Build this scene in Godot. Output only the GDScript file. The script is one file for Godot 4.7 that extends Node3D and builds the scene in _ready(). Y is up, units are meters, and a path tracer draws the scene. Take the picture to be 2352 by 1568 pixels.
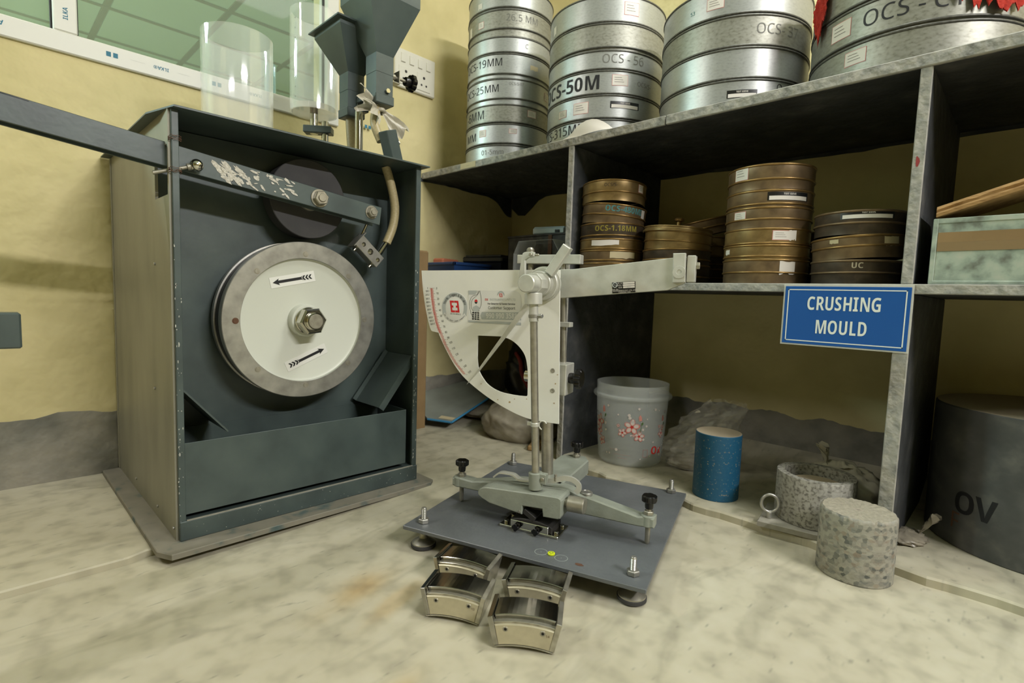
extends Node3D

# ------------------------------------------------------------------ state
var M = {}
var names_used = {}
var root_at = Vector3.ZERO
var font_regular
var font_bold

func _ready():
	# camera
	var cam = Camera3D.new()
	cam.name = "camera"
	cam.fov = rad_to_deg(2.0 * atan(784.0 / 1233.07))
	cam.near = 0.02
	cam.far = 40.0
	cam.position = Vector3(0, 0.55, 0)
	cam.rotation = Vector3(deg_to_rad(-4.842), deg_to_rad(-45.57), deg_to_rad(1.904))
	var att = CameraAttributesPhysical.new()
	att.exposure_aperture = 4.5
	att.frustum_focus_distance = 1.25
	att.frustum_focal_length = 18.5
	cam.attributes = att
	add_child(cam)
	cam.current = true
	# environment
	var we = WorldEnvironment.new()
	we.name = "environment"
	var env = Environment.new()
	env.background_mode = Environment.BG_COLOR
	env.background_color = Color(0.02, 0.02, 0.02)
	env.tonemap_mode = Environment.TONE_MAPPER_LINEAR
	env.tonemap_exposure = 1.0
	env.sdfgi_enabled = true
	env.ssao_enabled = true
	env.ssil_enabled = true
	we.environment = env
	add_child(we)
	make_materials()
	# the two tubes of the room, and the ceiling panels of the room behind the window
	tube_lamp(Vector3(-0.85, 2.35, -1.83), Vector3(0.15, -0.92, 0.4), 3.5, "long white tube lamp on the yellow wall left of the window")
	tube_lamp(Vector3(0.70, 2.45, 2.40), Vector3(0.0, -0.6, -0.8), 9.9, "long white tube lamp hung in the room behind the viewer")
	panel_lamp(Vector3(-1.7, 2.42, -3.4), 16.0, "square ceiling panel lamp of the room behind the window")
	panel_lamp(Vector3(1.35, 2.5, -0.2), 1.7, "square ceiling panel lamp above the shelves and the machine")
	build_room()
	build_shelf()
	build_machine()
	build_tester()
	build_moulds()
	build_sieves()
	build_shelf_things()
	build_floor_things()

# ------------------------------------------------------------------ naming
func numbered(n):
	if not names_used.has(n):
		names_used[n] = 0
		return n
	names_used[n] += 1
	return "%s_%03d" % [n, names_used[n]]

func tag(o, label, category, group = ""):
	o.set_meta("label", label)
	o.set_meta("category", category)
	if group != "":
		o.set_meta("group", group)

func thing(called, label, category, at = Vector3.ZERO, turn = 0.0, group = ""):
	var o = Node3D.new()
	o.name = numbered(called)
	o.position = at
	o.rotation.y = turn
	add_child(o)
	tag(o, label, category, group)
	root_at = Vector3.ZERO
	return o

# a thing whose shapes are written in room coordinates: its parts are shifted back by root_at
func room_thing(called, label, category, at):
	var o = thing(called, label, category, at)
	root_at = at
	return o

func part(called, st, m, parent, label = "", kind = ""):
	var o = MeshInstance3D.new()
	o.name = called
	o.mesh = st if st is Mesh else finish(st)
	o.material_override = m
	if parent.get_parent() == self:
		o.position = -root_at
	parent.add_child(o, true)
	if label != "":
		o.set_meta("label", label)
	if kind != "":
		o.set_meta("kind", kind)
	return o

func struct(called, st, m):
	var o = MeshInstance3D.new()
	o.name = called
	o.mesh = finish(st)
	o.material_override = m
	add_child(o, true)
	o.set_meta("kind", "structure")
	return o

# ------------------------------------------------------------------ meshes
func mb():
	var st = SurfaceTool.new()
	st.begin(Mesh.PRIMITIVE_TRIANGLES)
	return st

func finish(st):
	return st.commit()

func tri(st, a, b, c, na, nb, nc):
	if (b - a).cross(c - a).dot(na + nb + nc) < 0.0:
		var t = b
		b = c
		c = t
		t = nb
		nb = nc
		nc = t
	st.set_normal(na); st.set_uv(Vector2(a.x, a.z)); st.add_vertex(a)
	st.set_normal(nc); st.set_uv(Vector2(c.x, c.z)); st.add_vertex(c)
	st.set_normal(nb); st.set_uv(Vector2(b.x, b.z)); st.add_vertex(b)

# flat convex face, turned to look away from «inside»
func face(st, pts, inside):
	var n = Vector3.ZERO
	for i in range(1, pts.size() - 1):
		n += (pts[i] - pts[0]).cross(pts[i + 1] - pts[0])
	if n.length() < 1e-14:
		return
	n = n.normalized()
	var mid = Vector3.ZERO
	for p in pts:
		mid += p
	mid /= pts.size()
	var flip = n.dot(mid - inside) < 0.0
	if flip:
		n = -n
	for i in range(1, pts.size() - 1):
		if flip:
			tri(st, pts[0], pts[i + 1], pts[i], n, n, n)
		else:
			tri(st, pts[0], pts[i], pts[i + 1], n, n, n)

# chamfered box; b is the chamfer
func box(st, lo, hi, b = 0.0, xf = Transform3D()):
	var c = (lo + hi) * 0.5
	var h = (hi - lo).abs() * 0.5
	b = min(b, min(h.x, min(h.y, h.z)) * 0.49)
	var mid = xf * c
	var P = func(x, y, z): return xf * (c + Vector3(x, y, z))
	for s in [-1.0, 1.0]:
		face(st, [P.call(s * h.x, -h.y + b, -h.z + b), P.call(s * h.x, h.y - b, -h.z + b), P.call(s * h.x, h.y - b, h.z - b), P.call(s * h.x, -h.y + b, h.z - b)], mid)
		face(st, [P.call(-h.x + b, s * h.y, -h.z + b), P.call(h.x - b, s * h.y, -h.z + b), P.call(h.x - b, s * h.y, h.z - b), P.call(-h.x + b, s * h.y, h.z - b)], mid)
		face(st, [P.call(-h.x + b, -h.y + b, s * h.z), P.call(h.x - b, -h.y + b, s * h.z), P.call(h.x - b, h.y - b, s * h.z), P.call(-h.x + b, h.y - b, s * h.z)], mid)
	if b <= 0.0:
		return
	for s in [-1.0, 1.0]:
		for t in [-1.0, 1.0]:
			face(st, [P.call(s * h.x, t * (h.y - b), -h.z + b), P.call(s * h.x, t * (h.y - b), h.z - b), P.call(s * (h.x - b), t * h.y, h.z - b), P.call(s * (h.x - b), t * h.y, -h.z + b)], mid)
			face(st, [P.call(s * h.x, -h.y + b, t * (h.z - b)), P.call(s * h.x, h.y - b, t * (h.z - b)), P.call(s * (h.x - b), h.y - b, t * h.z), P.call(s * (h.x - b), -h.y + b, t * h.z)], mid)
			face(st, [P.call(-h.x + b, s * h.y, t * (h.z - b)), P.call(h.x - b, s * h.y, t * (h.z - b)), P.call(h.x - b, s * (h.y - b), t * h.z), P.call(-h.x + b, s * (h.y - b), t * h.z)], mid)
			for u in [-1.0, 1.0]:
				face(st, [P.call(s * h.x, t * (h.y - b), u * (h.z - b)), P.call(s * (h.x - b), t * h.y, u * (h.z - b)), P.call(s * (h.x - b), t * (h.y - b), u * h.z)], mid)

# convex solid between two loops of equal length (frustums, wedges)
func loft(st, a, b):
	var mid = Vector3.ZERO
	for p in a: mid += p
	for p in b: mid += p
	mid /= a.size() + b.size()
	face(st, a, mid)
	face(st, b, mid)
	for i in a.size():
		var j = (i + 1) % a.size()
		face(st, [a[i], a[j], b[j], b[i]], mid)

# profile of (radius, height) turned about xf's y axis; edges sharper than ~40 degrees stay sharp
func lathe(st, prof, seg = 48, xf = Transform3D(), a0 = 0.0, a1 = TAU):
	var nrm = []
	for i in prof.size() - 1:
		var d = prof[i + 1] - prof[i]
		nrm.append(Vector2(d.y, -d.x).normalized() if d.length() > 1e-9 else Vector2(1, 0))
	for i in prof.size() - 1:
		var p = prof[i]
		var q = prof[i + 1]
		if (q - p).length() < 1e-9:
			continue
		var np = nrm[i]
		var nq = nrm[i]
		if i > 0 and nrm[i - 1].dot(nrm[i]) > 0.8:
			np = (nrm[i - 1] + nrm[i]).normalized()
		if i < prof.size() - 2 and nrm[i + 1].dot(nrm[i]) > 0.8:
			nq = (nrm[i + 1] + nrm[i]).normalized()
		for k in seg:
			var u = lerp(a0, a1, float(k) / seg)
			var v = lerp(a0, a1, float(k + 1) / seg)
			var du = Vector3(sin(u), 0, cos(u))
			var dv = Vector3(sin(v), 0, cos(v))
			var A = xf * (du * p.x + Vector3(0, p.y, 0))
			var B = xf * (dv * p.x + Vector3(0, p.y, 0))
			var Cc = xf * (dv * q.x + Vector3(0, q.y, 0))
			var D = xf * (du * q.x + Vector3(0, q.y, 0))
			var nA = (xf.basis * (du * np.x + Vector3(0, np.y, 0))).normalized()
			var nB = (xf.basis * (dv * np.x + Vector3(0, np.y, 0))).normalized()
			var nC = (xf.basis * (dv * nq.x + Vector3(0, nq.y, 0))).normalized()
			var nD = (xf.basis * (du * nq.x + Vector3(0, nq.y, 0))).normalized()
			if p.x > 1e-7:
				tri(st, A, B, Cc, nA, nB, nC)
			if q.x > 1e-7:
				tri(st, A, Cc, D, nA, nC, nD)

# rounds an outline given as few points
func rounded(pts, sub = 4):
	var o = []
	for i in pts.size() - 1:
		var p0 = pts[max(i - 1, 0)]
		var p3 = pts[min(i + 2, pts.size() - 1)]
		for k in sub:
			o.append(Vector2(pts[i][0], pts[i][1]).cubic_interpolate(Vector2(pts[i + 1][0], pts[i + 1][1]), Vector2(p0[0], p0[1]), Vector2(p3[0], p3[1]), float(k) / sub))
	o.append(Vector2(pts[-1][0], pts[-1][1]))
	return o

func V2(a): # [[r, y], ...] to Vector2s
	var o = []
	for p in a:
		o.append(Vector2(p[0], p[1]))
	return o

func cyl(st, a, b, r, seg = 24, bev = 0.0008, r2 = -1.0):
	var q = r if r2 < 0 else r2
	var L = (b - a).length()
	bev = min(bev, min(L * 0.3, r * 0.4))
	lathe(st, V2([[0, 0], [r - bev, 0], [r, bev], [q, L - bev], [q - bev, L], [0, L]]), seg, along(a, b))

# transform whose y axis runs from a to b
func along(a, b):
	var y = (b - a).normalized()
	var x = y.cross(Vector3(0, 0, 1))
	if x.length() < 0.05:
		x = y.cross(Vector3(1, 0, 0))
	x = x.normalized()
	return Transform3D(Basis(x, y, x.cross(y)), a)

# hexagonal prism with chamfered ends
func hexa(st, a, b, r, turn = 0.0):
	var xf = along(a, b)
	var L = (b - a).length()
	var c = min(r * 0.12, L * 0.2)
	var loops = []
	for lv in [[0.0, r - c], [c, r], [L - c, r], [L, r - c]]:
		var lp = []
		for k in 6:
			var t = turn + k * PI / 3
			lp.append(xf * Vector3(sin(t) * lv[1], lv[0], cos(t) * lv[1]))
		loops.append(lp)
	var mid = (a + b) * 0.5
	face(st, loops[0], mid)
	face(st, loops[3], mid)
	for i in 3:
		for k in 6:
			var j = (k + 1) % 6
			face(st, [loops[i][k], loops[i][j], loops[i + 1][j], loops[i + 1][k]], mid)

# round tube swept along points
func sweep(st, pts, r, seg = 12, closed = false):
	var n = pts.size()
	var rings = []
	var up = Vector3.ZERO
	for i in n:
		var d
		if closed:
			d = (pts[(i + 1) % n] - pts[(i - 1 + n) % n]).normalized()
		else:
			d = (pts[min(i + 1, n - 1)] - pts[max(i - 1, 0)]).normalized()
		if up == Vector3.ZERO:
			up = d.cross(Vector3(0.31, 0.9, 0.2)).normalized()
		up = (up - d * up.dot(d)).normalized()
		var w = d.cross(up)
		var rr = r[i] if r is Array else r
		var ring = []
		for k in seg:
			var t = TAU * k / seg
			var dir = up * cos(t) + w * sin(t)
			ring.append([pts[i] + dir * rr, dir])
		rings.append(ring)
	var last = n if closed else n - 1
	for i in last:
		var A = rings[i]
		var B = rings[(i + 1) % n]
		for k in seg:
			var j = (k + 1) % seg
			tri(st, A[k][0], B[k][0], B[j][0], A[k][1], B[k][1], B[j][1])
			tri(st, A[k][0], B[j][0], A[j][0], A[k][1], B[j][1], A[j][1])
	if not closed:
		for e in [0, n - 1]:
			var lp = []
			for k in seg:
				lp.append(rings[e][k][0])
			face(st, lp, pts[1] if e == 0 else pts[n - 2])

func smooth_path(pts, sub = 6):
	var o = []
	for i in pts.size() - 1:
		var p0 = pts[max(i - 1, 0)]
		var p3 = pts[min(i + 2, pts.size() - 1)]
		for k in sub:
			o.append(pts[i].cubic_interpolate(pts[i + 1], p0, p3, float(k) / sub))
	o.append(pts[-1])
	return o

# extruded outline (may be concave) from z0 to z1, in xf's xy plane; edges on x = seam are left open
func prism(st, poly, z0, z1, xf = Transform3D(), seam = INF, bev = 0.0):
	var pk = PackedVector2Array()
	for p in poly:
		pk.append(p if p is Vector2 else Vector2(p[0], p[1]))
	if Geometry2D.is_polygon_clockwise(pk):
		pk.reverse()
	var idx = Geometry2D.triangulate_polygon(pk)
	var top = pk
	if bev > 0.0:
		var inset = []
		for i in pk.size():
			var e0 = (pk[i] - pk[i - 1]).normalized()
			var e1 = (pk[(i + 1) % pk.size()] - pk[i]).normalized()
			var nn = (Vector2(-e0.y, e0.x) + Vector2(-e1.y, e1.x))
			inset.append(pk[i] + nn.normalized() * bev / max(0.5, nn.length() * 0.5))
		top = PackedVector2Array(inset)
	var nz = (xf.basis * Vector3(0, 0, 1)).normalized()
	for i in range(0, idx.size(), 3):
		var T = []
		var B = []
		for k in 3:
			var p = top[idx[i + k]]
			T.append(xf * Vector3(p.x, p.y, z1))
			p = pk[idx[i + k]]
			B.append(xf * Vector3(p.x, p.y, z0))
		tri(st, T[0], T[1], T[2], nz, nz, nz)
		tri(st, B[0], B[2], B[1], -nz, -nz, -nz)
	for i in pk.size():
		var a = pk[i]
		var b = pk[(i + 1) % pk.size()]
		if abs(a.x - seam) < 1e-5 and abs(b.x - seam) < 1e-5:
			continue
		var d = (b - a).normalized()
		var n = (xf.basis * Vector3(d.y, -d.x, 0)).normalized()
		var A0 = xf * Vector3(a.x, a.y, z0)
		var B0 = xf * Vector3(b.x, b.y, z0)
		var zt = z1 - bev
		var A1 = xf * Vector3(a.x, a.y, zt)
		var B1 = xf * Vector3(b.x, b.y, zt)
		tri(st, A0, B0, B1, n, n, n)
		tri(st, A0, B1, A1, n, n, n)
		if bev > 0.0:
			var ta = top[i]
			var tb = top[(i + 1) % pk.size()]
			var A2 = xf * Vector3(ta.x, ta.y, z1)
			var B2 = xf * Vector3(tb.x, tb.y, z1)
			var n2 = (n + nz).normalized()
			tri(st, A1, B1, B2, n2, n2, n2)
			tri(st, A1, B2, A2, n2, n2, n2)

# outline with one hole: cut in two along x = seam through the hole
func prism_hole(st, outer, hole, z0, z1, xf = Transform3D()):
	var po = PackedVector2Array()
	for p in outer: po.append(p if p is Vector2 else Vector2(p[0], p[1]))
	var ph = PackedVector2Array()
	var sx = 0.0
	for p in hole:
		ph.append(p if p is Vector2 else Vector2(p[0], p[1]))
	for p in ph: sx += p.x
	sx /= ph.size()
	for s in [0, 1]:
		var x0 = -9.0 if s == 0 else sx
		var x1 = sx if s == 0 else 9.0
		var half = PackedVector2Array([Vector2(x0, -9), Vector2(x1, -9), Vector2(x1, 9), Vector2(x0, 9)])
		for piece in Geometry2D.intersect_polygons(po, half):
			for rest in Geometry2D.clip_polygons(piece, ph):
				prism(st, rest, z0, z1, xf, sx)

# a polygon of small size laid on a cylinder of radius r about y, centred on +z (or flat when r = 0)
func bend(p, r, off):
	if r == 0:
		return [Vector3(p.x, p.y, off), Vector3(0, 0, 1)]
	var a = p.x / r
	return [Vector3(sin(a) * (r + off), p.y, cos(a) * (r + off)), Vector3(sin(a), 0, cos(a))]

# printed or stuck-on patch, a thin sheet: a grid between x0..x1, y0..y1
func patch(st, x0, x1, y0, y1, r = 0.0, off = 0.0004, xf = Transform3D()):
	var n = 1 if r == 0 else max(2, int(abs(x1 - x0) / r / 0.06))
	for i in n:
		var u = lerp(x0, x1, float(i) / n)
		var v = lerp(x0, x1, float(i + 1) / n)
		var q = [bend(Vector2(u, y0), r, off), bend(Vector2(v, y0), r, off), bend(Vector2(v, y1), r, off), bend(Vector2(u, y1), r, off)]
		var P = []
		var N = []
		for k in q:
			P.append(xf * k[0])
			N.append((xf.basis * k[1]).normalized())
		tri(st, P[0], P[1], P[2], N[0], N[1], N[2])
		tri(st, P[0], P[2], P[3], N[0], N[2], N[3])

# the same as grid, but every facet flat: stiff crumpled film
func facets(st, rows):
	for i in rows.size() - 1:
		for k in rows[0].size() - 1:
			for q in [[rows[i][k], rows[i + 1][k], rows[i + 1][k + 1]], [rows[i][k], rows[i + 1][k + 1], rows[i][k + 1]]]:
				var n = (q[1] - q[0]).cross(q[2] - q[0])
				if n.length() > 1e-10:
					n = n.normalized()
					tri(st, q[0], q[1], q[2], n, n, n)

func flat_poly(st, pts, r = 0.0, off = 0.0004, xf = Transform3D()):
	var pk = PackedVector2Array()
	for p in pts: pk.append(p if p is Vector2 else Vector2(p[0], p[1]))
	if Geometry2D.is_polygon_clockwise(pk):
		pk.reverse()
	var idx = Geometry2D.triangulate_polygon(pk)
	for i in range(0, idx.size(), 3):
		var P = []
		var N = []
		for k in 3:
			var q = bend(pk[idx[i + k]], r, off)
			P.append(xf * q[0])
			N.append((xf.basis * q[1]).normalized())
		tri(st, P[0], P[1], P[2], N[0], N[1], N[2])

# a ragged patch around (x, y)
func ragged(rng, x, y, w, h, n = 9, turn = 0.0):
	var o = []
	for k in n:
		var t = TAU * k / n
		var s = rng.randf_range(0.55, 1.0)
		o.append(Vector2(x, y) + Vector2(cos(t) * w * 0.5 * s, sin(t) * h * 0.5 * s).rotated(turn))
	return o

# raised lettering; h is the height of a capital; centred on xf's origin
func letters(st, s, h, xf = Transform3D(), r = 0.0, off = 0.0003, bold = false, stretch = 1.0):
	var tm = TextMesh.new()
	tm.text = s
	tm.font = font_bold if bold else font_regular
	tm.font_size = 40
	tm.pixel_size = h / (0.72 * 40)
	tm.depth = 0.0
	tm.curve_step = 1.2
	tm.horizontal_alignment = HORIZONTAL_ALIGNMENT_CENTER
	tm.vertical_alignment = VERTICAL_ALIGNMENT_CENTER
	var ar = tm.get_mesh_arrays()
	if ar.is_empty() or ar[Mesh.ARRAY_VERTEX] == null:
		return
	var vs = ar[Mesh.ARRAY_VERTEX]
	var ix = ar[Mesh.ARRAY_INDEX]
	var put = func(v):
		var q = bend(Vector2(v.x * stretch, v.y), r, off)
		return [xf * q[0], (xf.basis * q[1]).normalized()]
	var cnt = ix.size() if ix != null and ix.size() > 0 else vs.size()
	for i in range(0, cnt, 3):
		var q = []
		for k in 3:
			q.append(put.call(vs[ix[i + k]] if ix != null and ix.size() > 0 else vs[i + k]))
		var g = (q[1][0] - q[0][0]).cross(q[2][0] - q[0][0])
		if g.dot(q[0][1]) >= 0:
			tri(st, q[0][0], q[1][0], q[2][0], q[0][1], q[1][1], q[2][1])
		else:
			tri(st, q[0][0], q[2][0], q[1][0], q[0][1], q[2][1], q[1][1])

func at(x, y, z, turn = 0.0, tip = 0.0, roll = 0.0):
	return Transform3D(Basis.from_euler(Vector3(tip, turn, roll)), Vector3(x, y, z))

# crumpled closed bag: a squashed sphere pushed about by noise
func blob(st, c, rad, amp, sd, freq = 3.0, seg = 40, flat_y = -INF, power = 1.0):
	var no = FastNoiseLite.new()
	no.seed = sd
	no.frequency = freq
	no.fractal_octaves = 4
	no.noise_type = FastNoiseLite.TYPE_SIMPLEX_SMOOTH
	no.fractal_type = FastNoiseLite.FRACTAL_RIDGED
	var V = []
	for i in seg / 2 + 1:
		var row = []
		for k in seg:
			var p = PI * i / (seg / 2)
			var t = TAU * k / seg
			var d = Vector3(sin(p) * sin(t), cos(p), sin(p) * cos(t))
			var s = 1.0 + amp * no.get_noise_3dv(d)
			var v = c + Vector3(d.x * rad.x, sign(d.y) * pow(abs(d.y), power) * rad.y, d.z * rad.z) * s
			v.y = max(v.y, flat_y)
			row.append(v)
		V.append(row)
	var N = []
	for i in V.size():
		var row = []
		for k in seg:
			var a = V[max(i - 1, 0)][k]
			var b = V[min(i + 1, V.size() - 1)][k]
			var e = V[i][(k + 1) % seg]
			var f = V[i][(k - 1 + seg) % seg]
			var n = (b - a).cross(e - f)
			if n.length() < 1e-12:
				n = V[i][k] - c
			if n.dot(V[i][k] - c) < 0:
				n = -n
			row.append(n.normalized())
		N.append(row)
	for i in V.size() - 1:
		for k in seg:
			var j = (k + 1) % seg
			tri(st, V[i][k], V[i + 1][k], V[i + 1][j], N[i][k], N[i + 1][k], N[i + 1][j])
			tri(st, V[i][k], V[i + 1][j], V[i][j], N[i][k], N[i + 1][j], N[i][j])

# lobed plastic hand knob: axis from a to b, knob at b's end
func knob(st, a, b, r, lobes = 7, deep = 0.14):
	var xf = along(a, b)
	var L = (b - a).length()
	lathe(st, V2([[0, 0], [r * 0.5, 0], [r * 0.55, L * 0.15], [r * 0.55, L * 0.5], [r * 0.8, L * 0.55]]), 20, xf)
	var loops = []
	for lv in [[L * 0.5, 0.86], [L * 0.58, 1.0], [L * 0.92, 1.0], [L, 0.86]]:
		var lp = []
		for k in lobes * 8:
			var t = TAU * k / (lobes * 8)
			var rr = r * lv[1] * (1.0 - deep + deep * pow(abs(cos(t * lobes * 0.5)), 0.8))
			lp.append(xf * Vector3(sin(t) * rr, lv[0], cos(t) * rr))
		loops.append(lp)
	var mid = xf * Vector3(0, L * 0.75, 0)
	for e in [0, 3]:
		var c = xf * Vector3(0, L * 0.5 if e == 0 else L, 0)
		for k in loops[e].size():
			face(st, [c, loops[e][k], loops[e][(k + 1) % loops[e].size()]], mid)
	for i in 3:
		for k in loops[i].size():
			var j = (k + 1) % loops[i].size()
			face(st, [loops[i][k], loops[i][j], loops[i + 1][j], loops[i + 1][k]], mid)

func fl(x):
	return -0.028 + 0.028 * smoothstep(0.3, 1.3, x)

# ------------------------------------------------------------------ materials
func ramp(cols, offs = []):
	var g = Gradient.new()
	var cc = PackedColorArray()
	var oo = PackedFloat32Array()
	for i in cols.size():
		var c = cols[i]
		cc.append(c if c is Color else Color(c[0], c[1], c[2]))
		oo.append(offs[i] if i < offs.size() else float(i) / max(1, cols.size() - 1))
	g.colors = cc
	g.offsets = oo
	return g

func noise_tex(cols, freq, sd, offs = [], octaves = 5, size = 512, kind = FastNoiseLite.TYPE_SIMPLEX_SMOOTH, warp = 0.0):
	var n = FastNoiseLite.new()
	n.noise_type = kind
	n.seed = sd
	n.frequency = freq
	n.fractal_octaves = octaves
	if warp > 0:
		n.domain_warp_enabled = true
		n.domain_warp_amplitude = warp
		n.domain_warp_frequency = freq
	if kind == FastNoiseLite.TYPE_CELLULAR:
		n.cellular_return_type = FastNoiseLite.RETURN_CELL_VALUE
		n.fractal_type = FastNoiseLite.FRACTAL_NONE
		n.cellular_jitter = 1.0
	var t = NoiseTexture2D.new()
	t.width = size
	t.height = size
	t.seamless = true
	t.noise = n
	t.color_ramp = ramp(cols, offs)
	return t

func bump_tex(freq, sd, strength, octaves = 4, size = 512):
	var n = FastNoiseLite.new()
	n.noise_type = FastNoiseLite.TYPE_SIMPLEX_SMOOTH
	n.seed = sd
	n.frequency = freq
	n.fractal_octaves = octaves
	var t = NoiseTexture2D.new()
	t.width = size
	t.height = size
	t.seamless = true
	t.as_normal_map = true
	t.bump_strength = strength
	t.noise = n
	return t

func mat(key, col, rough, metal = 0.0):
	var m = StandardMaterial3D.new()
	m.resource_name = key
	if col is Color:
		m.albedo_color = col
	elif col is Array:
		m.albedo_color = Color(col[0], col[1], col[2])
	else:
		m.albedo_texture = col
		m.uv1_triplanar = true
	m.roughness = rough
	m.metallic = metal
	M[key] = m
	return m

func tile(m, s):
	m.uv1_triplanar = true
	m.uv1_scale = s if s is Vector3 else Vector3(s, s, s)
	return m

func bumped(m, t, amount):
	m.normal_enabled = true
	m.normal_texture = t
	m.normal_scale = amount
	return m

func clear(key, col, alpha, rough = 0.05):
	var m = mat(key, Color(col[0], col[1], col[2], alpha), rough)
	m.transparency = BaseMaterial3D.TRANSPARENCY_ALPHA
	return m

func make_materials():
	font_regular = SystemFont.new()
	font_regular.font_names = PackedStringArray(["Droid Sans"])
	font_bold = SystemFont.new()
	font_bold.font_names = PackedStringArray(["Droid Sans"])
	font_bold.font_weight = 700
	var rough_bump = bump_tex(0.02, 5, 6.0)
	var fine_bump = bump_tex(0.06, 9, 4.0)
	# walls
	var m = mat("yellow distemper", noise_tex([[0.78, 0.735, 0.53], [0.83, 0.785, 0.58], [0.86, 0.81, 0.61]], 0.006, 1), 0.75)
	bumped(tile(m, 1.0), rough_bump, 0.25)
	m = mat("bare plaster", noise_tex([[0.42, 0.42, 0.38], [0.55, 0.54, 0.49], [0.62, 0.60, 0.54]], 0.008, 2), 0.9)
	bumped(tile(m, 1.2), rough_bump, 0.5)
	m = mat("shelf stone", noise_tex([[0.16, 0.17, 0.17], [0.23, 0.24, 0.24], [0.34, 0.34, 0.33]], 0.01, 3, [0.0, 0.6, 1.0]), 0.7)
	bumped(tile(m, 1.6), rough_bump, 0.5)
	m = mat("shelf edge stone", noise_tex([[0.40, 0.40, 0.38], [0.56, 0.56, 0.53], [0.62, 0.61, 0.57], [0.68, 0.67, 0.62]], 0.02, 4), 0.8)
	bumped(tile(m, 3.0), rough_bump, 0.7)
	m = mat("cement", noise_tex([[0.55, 0.50, 0.40], [0.66, 0.61, 0.50], [0.72, 0.67, 0.56]], 0.008, 6), 0.85)
	bumped(tile(m, 1.5), rough_bump, 0.3)
	mat("white ceiling", [0.80, 0.86, 0.82], 0.8)
	mat("lay-in tile", [0.80, 0.90, 0.90], 0.8)
	mat("ceiling bar", [0.62, 0.66, 0.62], 0.6)
	mat("window frame white", [0.86, 0.86, 0.82], 0.45)
	clear("window glass", [0.9, 0.97, 0.95], 0.06, 0.02).metallic_specular = 0.12
	mat("blue print", [0.16, 0.45, 0.55], 0.6)
	mat("grey print", [0.55, 0.58, 0.56], 0.6)
	# machine
	m = mat("teal paint", noise_tex([[0.22, 0.26, 0.255], [0.265, 0.31, 0.30], [0.30, 0.345, 0.33]], 0.006, 11), 0.42)
	bumped(tile(m, 2.0), fine_bump, 0.03)
	m = mat("dusty steel", noise_tex([[0.49, 0.485, 0.42], [0.54, 0.53, 0.46], [0.57, 0.56, 0.49]], 0.005, 12), 0.5, 0.25)
	tile(m, Vector3(2.5, 0.8, 2.5))
	m = mat("dusty paint", noise_tex([[0.25, 0.33, 0.33], [0.33, 0.37, 0.35], [0.47, 0.455, 0.40], [0.53, 0.51, 0.45]], 0.009, 13, [0.0, 0.18, 0.34, 1.0]), 0.75)
	tile(m, 2.0)
	m = mat("black rubber", noise_tex([[0.19, 0.19, 0.19], [0.25, 0.245, 0.24]], 0.01, 14), 0.7)
	tile(m, 2.0)
	m = mat("brushed steel", noise_tex([[0.58, 0.575, 0.545], [0.67, 0.665, 0.635], [0.74, 0.735, 0.70]], 0.02, 15), 0.36, 0.75)
	tile(m, Vector3(2, 2, 2))
	mat("chrome", [0.80, 0.79, 0.75], 0.12, 1.0)
	m = mat("dull nickel", noise_tex([[0.58, 0.565, 0.51], [0.71, 0.695, 0.64]], 0.02, 16), 0.36, 0.7)
	tile(m, 4.0)
	mat("cream enamel", [0.78, 0.79, 0.74], 0.4)
	mat("white sticker", [0.85, 0.85, 0.82], 0.5)
	mat("black ink", [0.05, 0.055, 0.06], 0.6)
	m = mat("torn paper", noise_tex([[0.62, 0.60, 0.54], [0.85, 0.84, 0.80]], 0.05, 17), 0.9)
	tile(m, 6.0)
	mat("paint chip", [0.70, 0.70, 0.66], 0.8)
	mat("dark metal", [0.10, 0.10, 0.10], 0.5, 0.3)
	mat("rust", [0.36, 0.25, 0.18], 0.9)
	mat("specimen grey", [0.17, 0.165, 0.155], 0.5)
	mat("faint red", [0.72, 0.46, 0.42], 0.6)
	m = mat("braided hose", noise_tex([[0.60, 0.55, 0.40], [0.72, 0.67, 0.52]], 0.05, 18), 0.4)
	tile(m, 6.0)
	clear("acrylic", [0.96, 0.98, 0.96], 0.14, 0.04)
	clear("acrylic thick", [0.95, 0.93, 0.86], 0.35, 0.1)
	clear("bluish glass", [0.70, 0.85, 0.86], 0.3, 0.04)
	clear("polythene", [0.92, 0.90, 0.85], 0.13, 0.05)
	mat("white polythene", [0.72, 0.70, 0.63], 0.35).backlight_enabled = true
	M["white polythene"].backlight = Color(0.3, 0.3, 0.27)
	m = mat("dusty polythene", noise_tex([[0.50, 0.475, 0.42], [0.60, 0.57, 0.50], [0.68, 0.65, 0.58]], 0.008, 19), 0.35)
	tile(m, 4.0)
	# tester
	m = mat("base plate paint", noise_tex([[0.345, 0.36, 0.365], [0.375, 0.39, 0.395], [0.395, 0.41, 0.415]], 0.008, 21), 0.38)
	bumped(tile(m, 2.0), fine_bump, 0.1)
	m = mat("hammer grey paint", noise_tex([[0.52, 0.54, 0.49], [0.58, 0.60, 0.55]], 0.01, 22), 0.4)
	bumped(tile(m, 4.0), fine_bump, 0.1)
	m = mat("dial enamel", noise_tex([[0.875, 0.875, 0.83], [0.90, 0.90, 0.86]], 0.006, 23), 0.42)
	tile(m, 2.0)
	m = mat("aluminium", noise_tex([[0.70, 0.70, 0.655], [0.77, 0.77, 0.73], [0.81, 0.81, 0.77]], 0.01, 24), 0.38, 0.35)
	tile(m, Vector3(3, 3, 3))
	mat("black plastic", [0.045, 0.045, 0.048], 0.25)
	mat("red ink", [0.80, 0.30, 0.26], 0.6)
	mat("red logo", [0.78, 0.13, 0.15], 0.5)
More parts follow.
